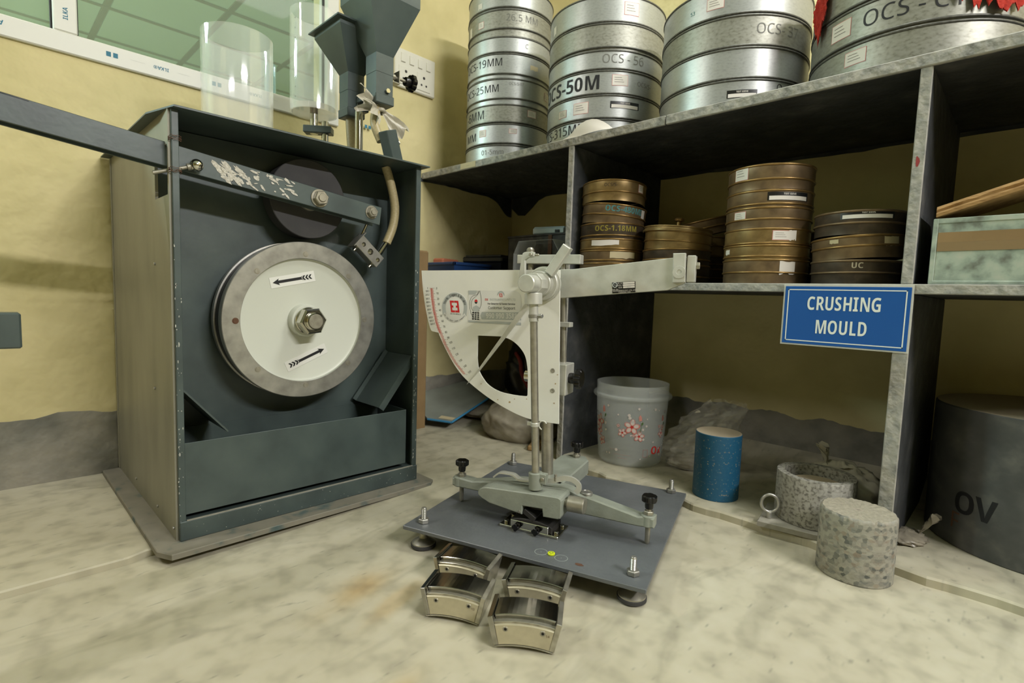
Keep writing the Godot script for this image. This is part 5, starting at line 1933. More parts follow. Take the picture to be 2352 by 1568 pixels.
# ------------------------------------------------------------------ sieves
# one sieve: open drum with rolled rim, seam bead and skirt; origin at its base, +z looks at the viewer
func sieve(called, label, group, cx, cz, r, y0, bead, y1, m, mb_, opts = {}):
	var turn = atan2(-cx, -cz)
	var t = thing(called, label, "sieve", Vector3(cx, y0, cz), turn, group)
	t.rotation = Vector3(opts.get("tip", 0.0), turn, opts.get("roll", 0.0))
	var h = y1 - y0
	var b = bead - y0
	var th = 0.0012
	var big = r > 0.13
	var br = 0.0032 if big else 0.0029
	var st = mb()
	var rs = r - (0.0035 if big else 0.0015)   # skirt radius
	var prof = [[rs - th, 0.0], [rs, 0.0], [rs, max(0.0, b - br)], [r, b], [r, h - br], [r - th, h - br], [r - th, b], [rs - th, max(0.0, b - br)], [rs - th, 0.0]]
	lathe(st, V2(prof), 72)
	part("drum", st, m, t)
	var ring = func(y, rr, k):
		var s = mb()
		var p = []
		for i in 9:
			var u = PI * 0.5 + PI * i / 8.0
			p.append(Vector2(rr - 0.0004 - cos(u) * k, y + sin(u) * k))
		p.reverse()
		lathe(s, p, 72)
		return s
	part("rolled_rim", ring.call(h - br, r, br), mb_, t)
	part("seam_bead", ring.call(b, r, br * 0.9), mb_, t)
	st = mb()
	lathe(st, V2([[0, b + 0.0005], [rs - th, b + 0.0005]]), 48)
	part("wire_mesh", st, M["dark metal"] if not big else M["old galvanised"], t)
	# stuck-on paper, plates and writing
	for q in opts.get("labels", []):
		# [angle deg, height, width, tall, kind]
		var xf = Transform3D(Basis.from_euler(Vector3(0, deg_to_rad(q[0]), 0)), Vector3.ZERO)
		st = mb()
		var w = q[2] * 0.5
		var e = q[3] * 0.5
		if q[4] == "pink":
			patch(st, -w, w, q[1] - e, q[1] + e, r, 0.0004, xf)
			var lp = part("paper_label", st, M["label pink"], t)
			st = mb()
			patch(st, -w + 0.0012, w - 0.0012, q[1] - e + 0.0012, q[1] + e - 0.0012, r, 0.0007, xf)
			part("label_face", st, M["label white"], lp)
			st = mb()
			for i in 3:
				patch(st, -w * 0.7, w * (0.2 + 0.15 * i), q[1] + e * (0.45 - 0.4 * i), q[1] + e * (0.52 - 0.4 * i), r, 0.0009, xf)
			part("label_print", st, M["label text"], lp)
		elif q[4] == "plate":
			patch(st, -w, w, q[1] - e, q[1] + e, r, 0.0004, xf)
			var lp = part("maker_plate", st, M["plate black"], t)
			st = mb()
			letters(st, "TEST SIEVE", e * 0.42, xf * at(0, q[1] + e * 0.55, 0), r, 0.0007, true)
			patch(st, -w * 0.92, w * 0.92, q[1] - e * 0.85, q[1] + e * 0.1, r, 0.0006, xf)
			part("plate_print", st, M["label white"], lp)
		else:
			var rng = RandomNumberGenerator.new()
			rng.seed = int(q[0] * 7 + q[1] * 1000) + 3
			var o = []
			for i in 9: o.append(Vector2(lerp(-w, w, i / 8.0), q[1] - e + rng.randf_range(-0.1, 0.35) * e))
			for i in 9: o.append(Vector2(lerp(w, -w, i / 8.0), q[1] + e - rng.randf_range(0.0, 0.15) * e))
			# a torn scrap follows the drum in strips
			for i in 8:
				flat_poly(st, [o[i], o[i + 1], o[16 - i], o[17 - i]], r, 0.0006, xf)
			part("torn_label", st, M["label cream"] if q[4] == "cream" else M["label white"], t)
	for q in opts.get("marks", []):
		# [text, angle deg, height, capital, colour, bold]
		var xf = Transform3D(Basis.from_euler(Vector3(0, deg_to_rad(q[1]), 0)), Vector3(0, q[2], 0))
		st = mb()
		letters(st, q[0], q[3], xf, r, 0.0005, q[5] if q.size() > 5 else false)
		part("writing", st, M[q[4]], t)
	return t

func build_sieves():
	var G = M["galvanised"]
	var O = M["old galvanised"]
	var gz = "galvanised sieves on the top shelf"
	# leftmost stack, from the shelf upwards
	var s1 = [
		[1.0702, 1.0735, 1.128, G, "bottom sieve of the leftmost steel stack, half hidden by the shelf edge", {"marks": [["01-5mm", -20, 0.030, 0.018, "pencil"]]}],
		[1.128, 1.134, 1.207, G, "second sieve up in the leftmost steel stack, ending in MM beside a white label", {"marks": [["MM", -58, 0.036, 0.030, "black ink"]], "labels": [[-35, 0.045, 0.032, 0.026, "pink"], [7, 0.050, 0.030, 0.018, "pink"]]}],
		[1.207, 1.212, 1.278, O, "third sieve up in the leftmost steel stack, marked 6MM", {"marks": [["-6MM", -52, 0.036, 0.032, "black ink"]], "labels": [[33, 0.044, 0.040, 0.026, "pink"]]}],
		[1.278, 1.299, 1.372, G, "fourth sieve up in the leftmost steel stack, marked 25MM", {"marks": [["OCS-25MM", -44, 0.058, 0.027, "black ink"], ["OCS/S-07", 10, 0.074, 0.010, "pencil"]], "labels": [[62, 0.058, 0.032, 0.030, "pink"]], "roll": 0.012}],
		[1.374, 1.389, 1.463, G, "fifth sieve up in the leftmost steel stack, marked 19MM", {"marks": [["OCS-19MM", -42, 0.056, 0.028, "black ink"]], "labels": [[34, 0.048, 0.036, 0.018, "cream"]], "roll": -0.010}],
		[1.463, 1.467, 1.524, G, "sixth sieve up in the leftmost steel stack, scratched and without paper labels", {"marks": [["C", 22, 0.030, 0.016, "pencil"]]}],
		[1.526, 1.553, 1.622, O, "seventh sieve up in the leftmost steel stack, faintly marked 26.5", {"marks": [["26.5 MM", 16, 0.064, 0.024, "pencil"]], "labels": [[-42, 0.052, 0.028, 0.024, "pink"], [-66, 0.046, 0.020, 0.040, "white"]], "roll": 0.012}],
		[1.623, 1.629, 1.700, G, "topmost sieve in the leftmost steel stack, cut by the top of the photo", {"labels": [[-45, 0.025, 0.022, 0.022, "white"]]}]]
	for q in s1:
		sieve("steel_sieve", q[4], gz, 1.56, -1.595, 0.168, q[0], q[1], q[2], q[3], M["grimy bead"], q[5])
	var s2 = [
		[1.0702, 1.0735, 1.1275, G, "bottom sieve of the second steel stack, marked 315MM behind a scrap of white paper", {"marks": [["CS-315MM", -44, 0.032, 0.030, "black ink"]]}],
		[1.1275, 1.1315, 1.2030, G, "second sieve up in the second steel stack, with two pink labels and a maker's plate", {"labels": [[-43, 0.032, 0.036, 0.024, "pink"], [-22, 0.038, 0.052, 0.036, "pink"], [20, 0.044, 0.098, 0.022, "plate"]]}],
		[1.2030, 1.2065, 1.2785, G, "third sieve up in the second steel stack, boldly marked CS-50", {"marks": [["OCS-50M", -42, 0.038, 0.044, "black ink", true], ["OCS/S-", 40, 0.040, 0.014, "pencil"]], "labels": [[14, 0.044, 0.052, 0.034, "pink"]]}],
		[1.2785, 1.2825, 1.3400, G, "fourth sieve up in the second steel stack, pencilled OCS-56", {"marks": [["OCS - 56", 17, 0.034, 0.027, "pencil"]]}],
		[1.3405, 1.3485, 1.4220, O, "fifth sieve up in the second steel stack, plain and unmarked", {"roll": 0.006}],
		[1.4220, 1.4255, 1.5050, G, "topmost sieve in the second steel stack, with one large pink label", {"labels": [[22, 0.044, 0.050, 0.040, "pink"], [-62, 0.03, 0.02, 0.03, "white"]]}]]
	for q in s2:
		sieve("steel_sieve", q[4], gz, 1.59, -1.141, 0.197, q[0], q[1], q[2], q[3], M["grimy bead"], q[5])
	var s3 = [
		[1.0702, 1.0735, 1.1385, G, "bottom sieve of the third steel stack, with a maker's plate at the shelf edge", {"labels": [[8, 0.030, 0.075, 0.020, "plate"]], "marks": [["O", 36, 0.048, 0.018, "black ink"]]}],
		[1.1385, 1.1420, 1.2190, G, "second sieve up in the third steel stack, clean and shiny", {}],
		[1.2190, 1.2225, 1.3000, O, "third sieve up in the third steel stack, pencilled CS-37", {"marks": [["OCS- 37", 33, 0.044, 0.026, "pencil"]]}],
		[1.3000, 1.3045, 1.3800, G, "topmost sieve in the third steel stack, with a small white label", {"labels": [[-15, 0.040, 0.045, 0.030, "pink"]], "marks": [["53", -33, 0.034, 0.010, "teal chalk"]]}],
		[1.3800, 1.3840, 1.4550, G, "", {}]]
	for q in s3.slice(0, 4):
		sieve("steel_sieve", q[4], gz, 1.60, -0.691, 0.201, q[0], q[1], q[2], q[3], M["grimy bead"], q[5])
	var s4 = [
		[1.0702, 1.0735, 1.1440, O, "bottom sieve of the rightmost steel stack, with one small red-edged label", {"labels": [[-29, 0.044, 0.048, 0.032, "pink"]]}],
		[1.1445, 1.1500, 1.2250, O, "second sieve up in the rightmost steel stack, marked OCS under the red cloth", {"marks": [["OCS - C1", -2, 0.044, 0.034, "black ink"]], "labels": [[-40, 0.044, 0.052, 0.040, "pink"]]}],
		[1.2255, 1.2300, 1.3050, O, "topmost sieve in the rightmost steel stack, half covered by red cloth", {}]]
	for q in s4:
		sieve("steel_sieve", q[4], gz, 1.615, -0.2575, 0.215, q[0], q[1], q[2], q[3], M["grimy bead"], q[5])
	# brass stacks on the lower shelf
	var B = M["brass"]
	var W = M["brown brass"]
	var D = M["dark brass"]
	var bd = M["bead brass"]
	var bz = "brass sieves on the lower shelf"
	var b1 = [
		[0.6045, 0.630, 0.6685, W, "bottom sieve of the leftmost brass stack, behind the tester's catch arm", {}],
		[0.656, 0.676, 0.7085, W, "second sieve up in the leftmost brass stack, with a torn cream label", {"labels": [[22, 0.036, 0.085, 0.022, "cream"]]}],
		[0.697, 0.7125, 0.7445, B, "third sieve up in the leftmost brass stack, with a white test label", {"labels": [[-12, 0.033, 0.090, 0.018, "white"]]}],
		[0.734, 0.7540, 0.7935, D, "fourth sieve up in the leftmost brass stack, chalked in yellow", {"marks": [["OCS-1.18MM", 8, 0.041, 0.017, "yellow chalk", true]]}],
		[0.790, 0.8175, 0.8520, W, "fifth sieve up in the leftmost brass stack, tilted and chalked in teal", {"marks": [["OCS-480MI", 20, 0.046, 0.018, "teal chalk", true]], "labels": [[62, 0.042, 0.02, 0.03, "white"]], "roll": -0.090}],
		[0.855, 0.8840, 0.9215, B, "topmost sieve of the leftmost brass stack, bright and tipped back", {"marks": [["OCS/S-", -6, 0.048, 0.010, "black ink"]], "labels": [[54, 0.046, 0.026, 0.026, "pink"]], "tip": -0.06, "roll": -0.02}]]
	for q in b1:
		sieve("brass_sieve", q[4], bz, 1.49, -1.013, 0.1025, q[0], q[1], q[2], q[3], bd, q[5])
	var b2 = [
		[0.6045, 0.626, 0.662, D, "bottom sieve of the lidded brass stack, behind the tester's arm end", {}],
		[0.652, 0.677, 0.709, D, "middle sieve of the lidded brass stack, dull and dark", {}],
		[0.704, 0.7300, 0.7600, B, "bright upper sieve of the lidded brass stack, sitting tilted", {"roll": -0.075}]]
	for q in b2:
		sieve("brass_sieve", q[4], bz, 1.53, -0.799, 0.100, q[0], q[1], q[2], q[3], bd, q[5])
	var ld = thing("sieve_lid", "round brass lid with a centre knob on the second brass stack", "lid", Vector3(1.53, 0.7565, -0.799), atan2(-1.53, 0.799))
	ld.rotation.z = -0.075
	var st = mb()
	lathe(st, V2([[0.1025, 0.0], [0.1045, 0.002], [0.1045, 0.006], [0.1015, 0.008], [0.100, 0.0125], [0.1025, 0.014], [0.1015, 0.017], [0.096, 0.018], [0.0, 0.019]]), 72)
	part("lid_plate", st, B, ld)
	st = mb()
	lathe(st, V2([[0.007, 0.018], [0.007, 0.040], [0.014, 0.043], [0.0155, 0.048], [0.012, 0.052], [0, 0.0535]]), 28)
	part("lid_knob", st, bd, ld)
	var b3 = [
		[0.6045, 0.6330, 0.6670, W, "bottom sieve of the tallest brass stack, with a torn white label", {"labels": [[30, 0.040, 0.040, 0.034, "white"]]}],
		[0.6585, 0.6735, 0.7030, B, "second sieve up in the tallest brass stack", {"labels": [[-62, 0.028, 0.022, 0.014, "white"]]}],
		[0.6985, 0.7060, 0.7440, B, "third sieve up in the tallest brass stack, with a red-edged label", {"labels": [[19, 0.026, 0.044, 0.024, "pink"], [34, 0.027, 0.02, 0.026, "white"]]}],
		[0.7415, 0.7660, 0.7965, W, "fourth sieve up in the tallest brass stack, with a red-edged label at its left", {"labels": [[-40, 0.034, 0.036, 0.024, "pink"]]}],
		[0.7900, 0.8030, 0.8380, W, "fifth sieve up in the tallest brass stack, with a scraped black maker's plate", {"labels": [[26, 0.030, 0.104, 0.021, "plate"]]}],
		[0.8390, 0.8640, 0.9010, W, "topmost sieve of the tallest brass stack, with a white label at its left", {"labels": [[-42, 0.044, 0.042, 0.034, "pink"]]}]]
	for q in b3:
		sieve("brass_sieve", q[4], bz, 1.49, -0.520, 0.1035, q[0], q[1], q[2], q[3], bd, q[5])
	var b4 = [
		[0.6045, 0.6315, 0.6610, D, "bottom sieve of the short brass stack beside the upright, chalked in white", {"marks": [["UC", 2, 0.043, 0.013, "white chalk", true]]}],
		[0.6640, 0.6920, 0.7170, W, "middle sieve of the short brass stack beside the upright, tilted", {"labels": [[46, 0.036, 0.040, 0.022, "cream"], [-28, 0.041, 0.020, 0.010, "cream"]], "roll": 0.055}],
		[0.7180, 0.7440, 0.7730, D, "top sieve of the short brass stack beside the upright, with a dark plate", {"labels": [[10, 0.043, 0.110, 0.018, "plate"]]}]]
	for q in b4:
		sieve("brass_sieve", q[4], bz, 1.50, -0.3125, 0.094, q[0], q[1], q[2], q[3], bd if q[3] != D else W, q[5])
	# the stacks behind, half in shade
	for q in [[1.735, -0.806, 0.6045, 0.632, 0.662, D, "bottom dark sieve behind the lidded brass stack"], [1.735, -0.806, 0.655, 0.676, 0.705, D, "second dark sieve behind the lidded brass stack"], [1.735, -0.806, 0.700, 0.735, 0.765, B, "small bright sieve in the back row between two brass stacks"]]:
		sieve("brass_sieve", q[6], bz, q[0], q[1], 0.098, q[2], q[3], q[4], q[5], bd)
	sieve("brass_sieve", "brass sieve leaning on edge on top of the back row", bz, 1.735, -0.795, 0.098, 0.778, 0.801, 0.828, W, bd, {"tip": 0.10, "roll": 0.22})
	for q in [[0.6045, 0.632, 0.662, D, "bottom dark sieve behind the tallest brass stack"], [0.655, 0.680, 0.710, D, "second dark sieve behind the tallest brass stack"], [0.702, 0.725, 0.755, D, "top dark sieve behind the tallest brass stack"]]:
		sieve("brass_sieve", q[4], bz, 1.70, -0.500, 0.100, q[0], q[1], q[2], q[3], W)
	# red cloth thrown over the rightmost stack
	var cl = thing("red_cloth", "ragged red cloth hanging over the rightmost steel sieve stack", "cloth", Vector3(1.615, 1.305, -0.2575))
	st = mb()
	red_drape(st)
	part("cloth", st, M["red cloth"], cl)
	# folded white paper at the top shelf edge
	var pa = thing("white_paper", "folded scrap of white paper on the top shelf edge before the second steel stack", "paper", Vector3(1.39, 1.0705, -1.07))
	st = mb()
	var rows = []
	for i in 9:
		var u = i / 8.0
		var row = []
		for k in 13:
			var v = k / 12.0
			row.append(Vector3(-0.012 + 0.016 * u + 0.006 * sin(v * 7.0), 0.001 + 0.050 * u * sin(PI * clamp(pow(v, 1.5), 0, 1)) + 0.002 * sin(v * 9.0 + u * 5.0), -0.135 + 0.245 * v))
		rows.append(row)
	grid(st, rows)
	part("sheet", st, M["label white"], pa)

# cloth over the rim: flaps that start on the top and hang down the outside of the drum
func red_drape(st):
	var rng = RandomNumberGenerator.new()
	rng.seed = 21
	var no = FastNoiseLite.new()
	no.seed = 8
	no.frequency = 3.0
	# angle 0 is +z of the room; the viewer sees the side that looks to -x
	for f in [[deg_to_rad(-73.0), deg_to_rad(-14.0), 0.155], [deg_to_rad(-146.0), deg_to_rad(-130.0), 0.12]]:
		var n = 46
		var rows = []
		for i in 22:
			rows.append([])
		for k in n + 1:
			var u = lerp(f[0], f[1], k / float(n))
			var v = k / float(n)
			var drop = f[2] * (0.55 + 0.45 * sin(PI * v)) * (1.0 + 0.25 * no.get_noise_1d(v * 6.0 + f[0])) + rng.randf_range(-0.004, 0.004)
			for i in 22:
				var s = i / 21.0
				var rr
				var y
				if s < 0.35:
					rr = lerp(0.06, 0.2235, s / 0.35)
					y = 0.010 + 0.006 * no.get_noise_2d(u * 3.0, s * 4.0)
				else:
					rr = 0.2235 + 0.010 * (0.5 + 0.5 * sin(u * 17.0 + s * 3.0)) * (s - 0.3) + 0.006 * no.get_noise_2d(u * 5.0, s * 3.0)
					y = 0.010 - drop * (s - 0.35) / 0.65
				rows[i].append(Vector3(sin(u) * rr, y, cos(u) * rr))
		grid(st, rows)
		var low = []
		for i in 22:
			var r2 = []
			for p in rows[i]:
				r2.append(p - Vector3(p.x, 0, p.z).normalized() * 0.0014 - Vector3(0, 0.0012, 0))
			low.append(r2)
		grid(st, low)

# ------------------------------------------------------------------ other things on the shelf
func build_shelf_things():
	# tin chest with a plank leaning over it, beyond the upright
	var t = thing("tin_chest", "pale green tin chest with brown tape on the lower shelf right of the upright", "chest", Vector3(1.56, 0.6045, 0.05))
	root_at = Vector3(1.56, 0.6045, 0.05)
	var st = mb()
	box(st, Vector3(1.392, 0.6055, -0.156), Vector3(1.73, 0.737, 0.30), 0.003)
	part("chest_body", st, M["chest tin"], t)
	st = mb()
	box(st, Vector3(1.3895, 0.6045, -0.158), Vector3(1.394, 0.612, 0.30), 0.001)
	box(st, Vector3(1.3900, 0.728, -0.157), Vector3(1.73, 0.7385, 0.30), 0.001)
	box(st, Vector3(1.3895, 0.606, -0.1585), Vector3(1.3935, 0.738, -0.150), 0.001)
	part("chest_edging", st, M["chest tin"], t)
	var q = Transform3D(Basis.from_euler(Vector3(0, -PI / 2, 0)), Vector3(1.392, 0, 0))
	st = mb()
	patch(st, -0.149, 0.30, 0.689, 0.710, 0.0, 0.0012, q)
	part("brown_tape", st, M["cardboard"], t)
	st = mb()
	patch(st, -0.149, 0.30, 0.672, 0.690, 0.0, 0.0016, q)
	part("clear_tape", st, M["packing tape"], t)
	t = thing("wood_plank", "split pale wooden plank leaning up over the tin chest", "plank", Vector3(1.44, 0.74, -0.15))
	st = mb()
	# along z, rising away from the upright, with a ragged split face
	var rng = RandomNumberGenerator.new()
	rng.seed = 33
	var n = 24
	var prev = []
	for i in n + 1:
		var z = -0.005 + i * 0.02
		var y = 0.0015 + 0.335 * i * 0.02
		var w = func(a): return rng.randf_range(-a, a)
		var lp = [Vector3(-0.050 + w.call(0.001), y, z), Vector3(-0.053 + w.call(0.002), y + 0.006 + w.call(0.001), z), Vector3(-0.048 + w.call(0.002), y + 0.010 + w.call(0.001), z), Vector3(-0.052 + w.call(0.001), y + 0.0145 + w.call(0.001), z), Vector3(-0.050, y + 0.0205, z), Vector3(0.10, y + 0.0205, z), Vector3(0.10, y, z)]
		if i == 0 or i == n:
			face(st, lp, Vector3(0.02, y + 0.01, 0.0 if i else 0.3))
		if i > 0:
			for k in lp.size():
				var j = (k + 1) % lp.size()
				face(st, [prev[k], prev[j], lp[j], lp[k]], Vector3(0.025, y + 0.007, z - 0.01))
		prev = lp
	part("plank", st, M["plank wood"], t)
	# left compartment
	t = thing("blue_crate", "blue plastic crate on the lower shelf in the corner behind the dial", "crate", Vector3(1.50, 0.6045, -1.80))
	st = mb()
	loft(st, [Vector3(-0.10, 0, -0.10), Vector3(0.09, 0, -0.10), Vector3(0.09, 0, 0.08), Vector3(-0.10, 0, 0.08)], [Vector3(-0.115, 0.072, -0.115), Vector3(0.10, 0.072, -0.115), Vector3(0.10, 0.072, 0.095), Vector3(-0.115, 0.072, 0.095)])
	part("crate_body", st, M["blue plastic"], t)
	st = mb()
	for b in [[-0.12, -0.12, 0.104, -0.108], [-0.12, 0.088, 0.104, 0.10], [-0.12, -0.12, -0.108, 0.10], [0.092, -0.12, 0.104, 0.10]]:
		box(st, Vector3(b[0], 0.069, b[1]), Vector3(b[2], 0.082, b[3]), 0.003)
	part("crate_rim", st, M["blue plastic"], t)
	t = thing("orange_sponge", "orange sponge lying in the blue crate", "sponge", Vector3(1.46, 0.6815, -1.85))
	st = mb()
	box(st, Vector3(-0.06, 0, -0.03), Vector3(0.05, 0.024, 0.03), 0.006, at(0, 0, 0, 0.2))
	part("foam", st, M["orange foam"], t)
	t = thing("black_tub", "black plastic tub with a thick lid on the shelf beside the blue crate", "tub", Vector3(1.675, 0.6045, -1.765), 0.2)
	st = mb()
	loft(st, [Vector3(-0.08, 0, -0.08), Vector3(0.08, 0, -0.08), Vector3(0.08, 0, 0.08), Vector3(-0.08, 0, 0.08)], [Vector3(-0.10, 0.095, -0.10), Vector3(0.10, 0.095, -0.10), Vector3(0.10, 0.095, 0.10), Vector3(-0.10, 0.095, 0.10)])
	part("tub_body", st, M["black tub"], t)
	st = mb()
	box(st, Vector3(-0.108, 0.092, -0.108), Vector3(0.108, 0.118, 0.108), 0.006)
	box(st, Vector3(-0.098, 0.117, -0.098), Vector3(0.098, 0.126, 0.098), 0.004)
	part("tub_lid", st, M["black tub"], t)
	t = thing("dark_box", "scuffed dark open box on the shelf left of the divider", "box", Vector3(1.70, 0.6045, -1.42), 0.0)
	st = mb()
	box(st, Vector3(-0.10, 0, -0.19), Vector3(-0.096, 0.198, 0.20), 0.001)
	box(st, Vector3(0.16, 0, -0.19), Vector3(0.164, 0.198, 0.20), 0.001)
	box(st, Vector3(-0.10, 0, -0.19), Vector3(0.164, 0.198, -0.186), 0.001)
	box(st, Vector3(-0.10, 0, 0.196), Vector3(0.164, 0.198, 0.20), 0.001)
	box(st, Vector3(-0.10, 0, -0.19), Vector3(0.164, 0.004, 0.20), 0.001)
	part("box_walls", st, M["dark box"], t)
	st = mb()
	box(st, Vector3(-0.104, 0.192, -0.194), Vector3(0.168, 0.200, 0.204), 0.002)
	part("box_lid", st, M["dark box"], t)
	st = mb()
	box(st, Vector3(-0.1035, 0.0, 0.035), Vector3(-0.0995, 0.196, 0.055), 0.001)
	part("box_strap", st, M["rust"], t)
	t = thing("pale_plastic_case", "small pale plastic case lying on the dark box", "case", Vector3(1.68, 0.805, -1.43), 0.25)
	st = mb()
	box(st, Vector3(-0.045, 0, -0.075), Vector3(0.045, 0.034, 0.075), 0.012)
	part("case", st, M["pale plastic"], t)
	st = mb()
	box(st, Vector3(-0.048, 0.010, 0.03), Vector3(-0.043, 0.020, 0.05), 0.001)
	part("latch", st, M["dark metal"], t)
	t = thing("clear_tray", "clear plastic tray with bent ends standing behind the tester's crossbar", "tray", Vector3(1.455, 0.6045, -1.30))
	st = mb()
	var X = [[-0.09, 0.0], [-0.09, 0.105], [-0.065, 0.150], [0.10, 0.150], [0.13, 0.105], [0.13, 0.0]]
	for i in X.size() - 1:
		var a = Vector2(X[i][0], X[i][1])
		var b = Vector2(X[i + 1][0], X[i + 1][1])
		var d = (b - a).normalized()
		var nn = Vector2(-d.y, d.x) * -0.002
		var mk = func(x): return [Vector3(x, a.y, a.x), Vector3(x, b.y, b.x), Vector3(x, b.y + nn.y, b.x + nn.x), Vector3(x, a.y + nn.y, a.x + nn.x)]
		loft(st, mk.call(-0.045), mk.call(0.05))
	part("tray_sheet", st, M["acrylic"], t)

# ------------------------------------------------------------------ things on the floor and the platform
func build_floor_things():
	# cardboard sheet standing behind the machine
	var t = thing("cardboard_sheet", "tall brown cardboard carton standing in the corner right of the machine", "carton", Vector3(1.15, -0.0125, -1.80))
	var st = mb()
	box(st, Vector3(-0.20, 0.0, -0.035), Vector3(0.137, 0.735, 0.055), 0.006)
	part("carton", st, M["cardboard"], t)
	# blue-edged sheet sloping down to the floor
	t = thing("blue_edged_sheet", "grey sheet with a bright blue edge lying on the sacks behind the tester", "sheet", Vector3(1.45, -0.0125, -1.75))
	root_at = t.position
	st = mb()
	var a = [Vector3(1.295, 0.030, -1.745), Vector3(1.3405, 0.028, -1.644), Vector3(1.66, 0.115, -1.70), Vector3(1.62, 0.135, -1.90), Vector3(1.30, 0.10, -1.90)]
	var b = []
	for p in a: b.append(p + Vector3(0, 0.007, 0))
	loft(st, a, b)
	part("sheet_face", st, M["grey sheet"], t)
	st = mb()
	for e in [[0, 1], [1, 2]]:
		sweep(st, [a[e[0]] + Vector3(0, 0.004, 0), a[e[1]] + Vector3(0, 0.004, 0)], 0.0045, 8)
	part("blue_edge", st, M["blue edge"], t)
	st = mb()
	var v0 = b[0].lerp(b[1], 0.35) + Vector3(0.014, 0.0045, -0.002)
	var v1 = b[0].lerp(b[1], 0.95) + Vector3(0.014, 0.0045, -0.004)
	face(st, [v0, v1, v1 + Vector3(0.02, 0.005, -0.004), v0 + Vector3(0.02, 0.007, -0.004)], Vector3(1.4, -5, -1.7))
	part("paper_strip", st, M["label cream"], t)
	# dusty sacks
	t = thing("dusty_sack", "plump dusty polythene sack on the floor below the dial", "sack", Vector3(1.52, -0.0, -1.42))
	st = mb()
	blob(st, Vector3(0, 0.052, 0), Vector3(0.150, 0.090, 0.160), 0.09, 61, 1.3, 64, -0.012)
	part("film", st, M["dusty polythene"], t)
	t = thing("dusty_sack", "flatter dusty polythene sack under the blue-edged sheet", "sack", Vector3(1.66, 0.0, -1.74))
	st = mb()
	blob(st, Vector3(0, 0.034, 0), Vector3(0.15, 0.045, 0.14), 0.09, 62, 1.3, 64, -0.012)
	part("film", st, M["dusty polythene"], t)
	t = thing("black_bag", "black plastic bag with a pink tie in the dark under the left shelf", "bag", Vector3(1.80, 0.0, -1.52))
	st = mb()
	blob(st, Vector3(0, 0.20, 0), Vector3(0.13, 0.22, 0.22), 0.18, 63, 1.6, 64, 0.0)
	part("film", st, M["black bag"], t)
	st = mb()
	sweep(st, smooth_path([Vector3(-0.118, 0.30, -0.10), Vector3(-0.142, 0.27, -0.05), Vector3(-0.146, 0.22, -0.035), Vector3(-0.145, 0.16, 0.01)]), 0.009, 8)
	part("pink_tie", st, M["pink ribbon"], t)
	t = thing("wood_offcut", "flat brown wooden offcut half under the plump sack", "offcut", Vector3(1.425, 0.0, -1.255), 0.5)
	st = mb()
	box(st, Vector3(-0.05, 0.0, -0.022), Vector3(0.05, 0.020, 0.022), 0.006)
	part("block", st, M["soap orange"], t)
	# translucent bucket with flower print
	t = thing("plastic_bucket", "translucent plastic bucket printed with red flowers on the platform", "bucket", Vector3(1.5235, 0.0202, -0.9235), atan2(-1.5235, 0.9235))
	st = mb()
	lathe(st, V2([[0, 0.0], [0.092, 0.0], [0.099, 0.003], [0.1035, 0.012], [0.1105, 0.10], [0.1170, 0.222], [0.1172, 0.262], [0.1150, 0.262], [0.1148, 0.222], [0.1083, 0.10], [0.1013, 0.014], [0.096, 0.006], [0, 0.005]]), 72)
	part("wall", st, M["bucket plastic"], t)
	st = mb()
	lathe(st, V2([[0.1168, 0.214], [0.1240, 0.216], [0.1275, 0.2205], [0.1275, 0.226], [0.1240, 0.2295], [0.1168, 0.230]]), 72)
	part("rim_ring", st, M["bucket plastic"], t)
	bucket_print(t)
	# crumpled clear bag
	t = thing("clear_bag", "crumpled clear polythene bag between the bucket and the blue cylinder", "bag", Vector3(1.60, 0.0202, -0.735), -1.1)
	crumple(t)
	# blue cylinder
	t = thing("blue_cylinder", "chipped blue painted steel cylinder standing on the platform edge", "cylinder", Vector3(1.4263, 0.0202, -0.5862))
	st = mb()
	lathe(st, V2([[0, 0], [0.0592, 0], [0.0602, 0.001], [0.0602, 0.1765], [0.0590, 0.178]]), 64)
	part("body", st, M["blue enamel"], t)
	st = mb()
	lathe(st, V2([[0.0590, 0.178], [0.054, 0.1782], [0.050, 0.1760], [0, 0.1758]]), 64)
	part("dusty_top", st, M["dust"], t)
	# mould ring on its tray
	t = thing("mould_tray", "flat steel tray with an eye bolt under the ring mould", "tray", Vector3(1.415, 0.0202, -0.345), 0.0)
	root_at = t.position
	st = mb()
	prism(st, [[1.300, 0.428], [1.322, 0.300], [1.345, 0.235], [1.50, 0.25], [1.535, 0.40], [1.44, 0.452]], 0.021, 0.034, Transform3D(Basis.from_euler(Vector3(-PI / 2, 0, 0)), Vector3.ZERO), INF, 0.0015)
	part("tray_plate", st, M["dusty tray"], t)
	st = mb()
	box(st, Vector3(1.325, 0.0, -0.40), Vector3(1.36, 0.021, -0.26), 0.002)
	part("tray_foot", st, M["dark metal"], t)
	st = mb()
	var ring = []
	for i in 28:
		var u = TAU * i / 28
		ring.append(Vector3(1.337 + sin(u) * 0.010, 0.071 + cos(u) * 0.0215, -0.414 + sin(u) * 0.0165))
	sweep(st, ring, 0.0038, 12, true)
	cyl(st, Vector3(1.337, 0.034, -0.414), Vector3(1.337, 0.050, -0.414), 0.0062, 18)
	part("eye_bolt", st, M["brushed steel"], t)
	t = thing("ring_mould", "pitted thick steel ring mould standing on the flat tray", "mould", Vector3(1.420, 0.0345, -0.340))
	st = mb()
	lathe(st, V2([[0.066, 0.0], [0.0845, 0.0], [0.0855, 0.001], [0.0855, 0.112], [0.0845, 0.1135], [0.0680, 0.1135], [0.0670, 0.1125], [0.0670, 0.0]]), 72)
	part("ring", st, M["pitted steel"], t)
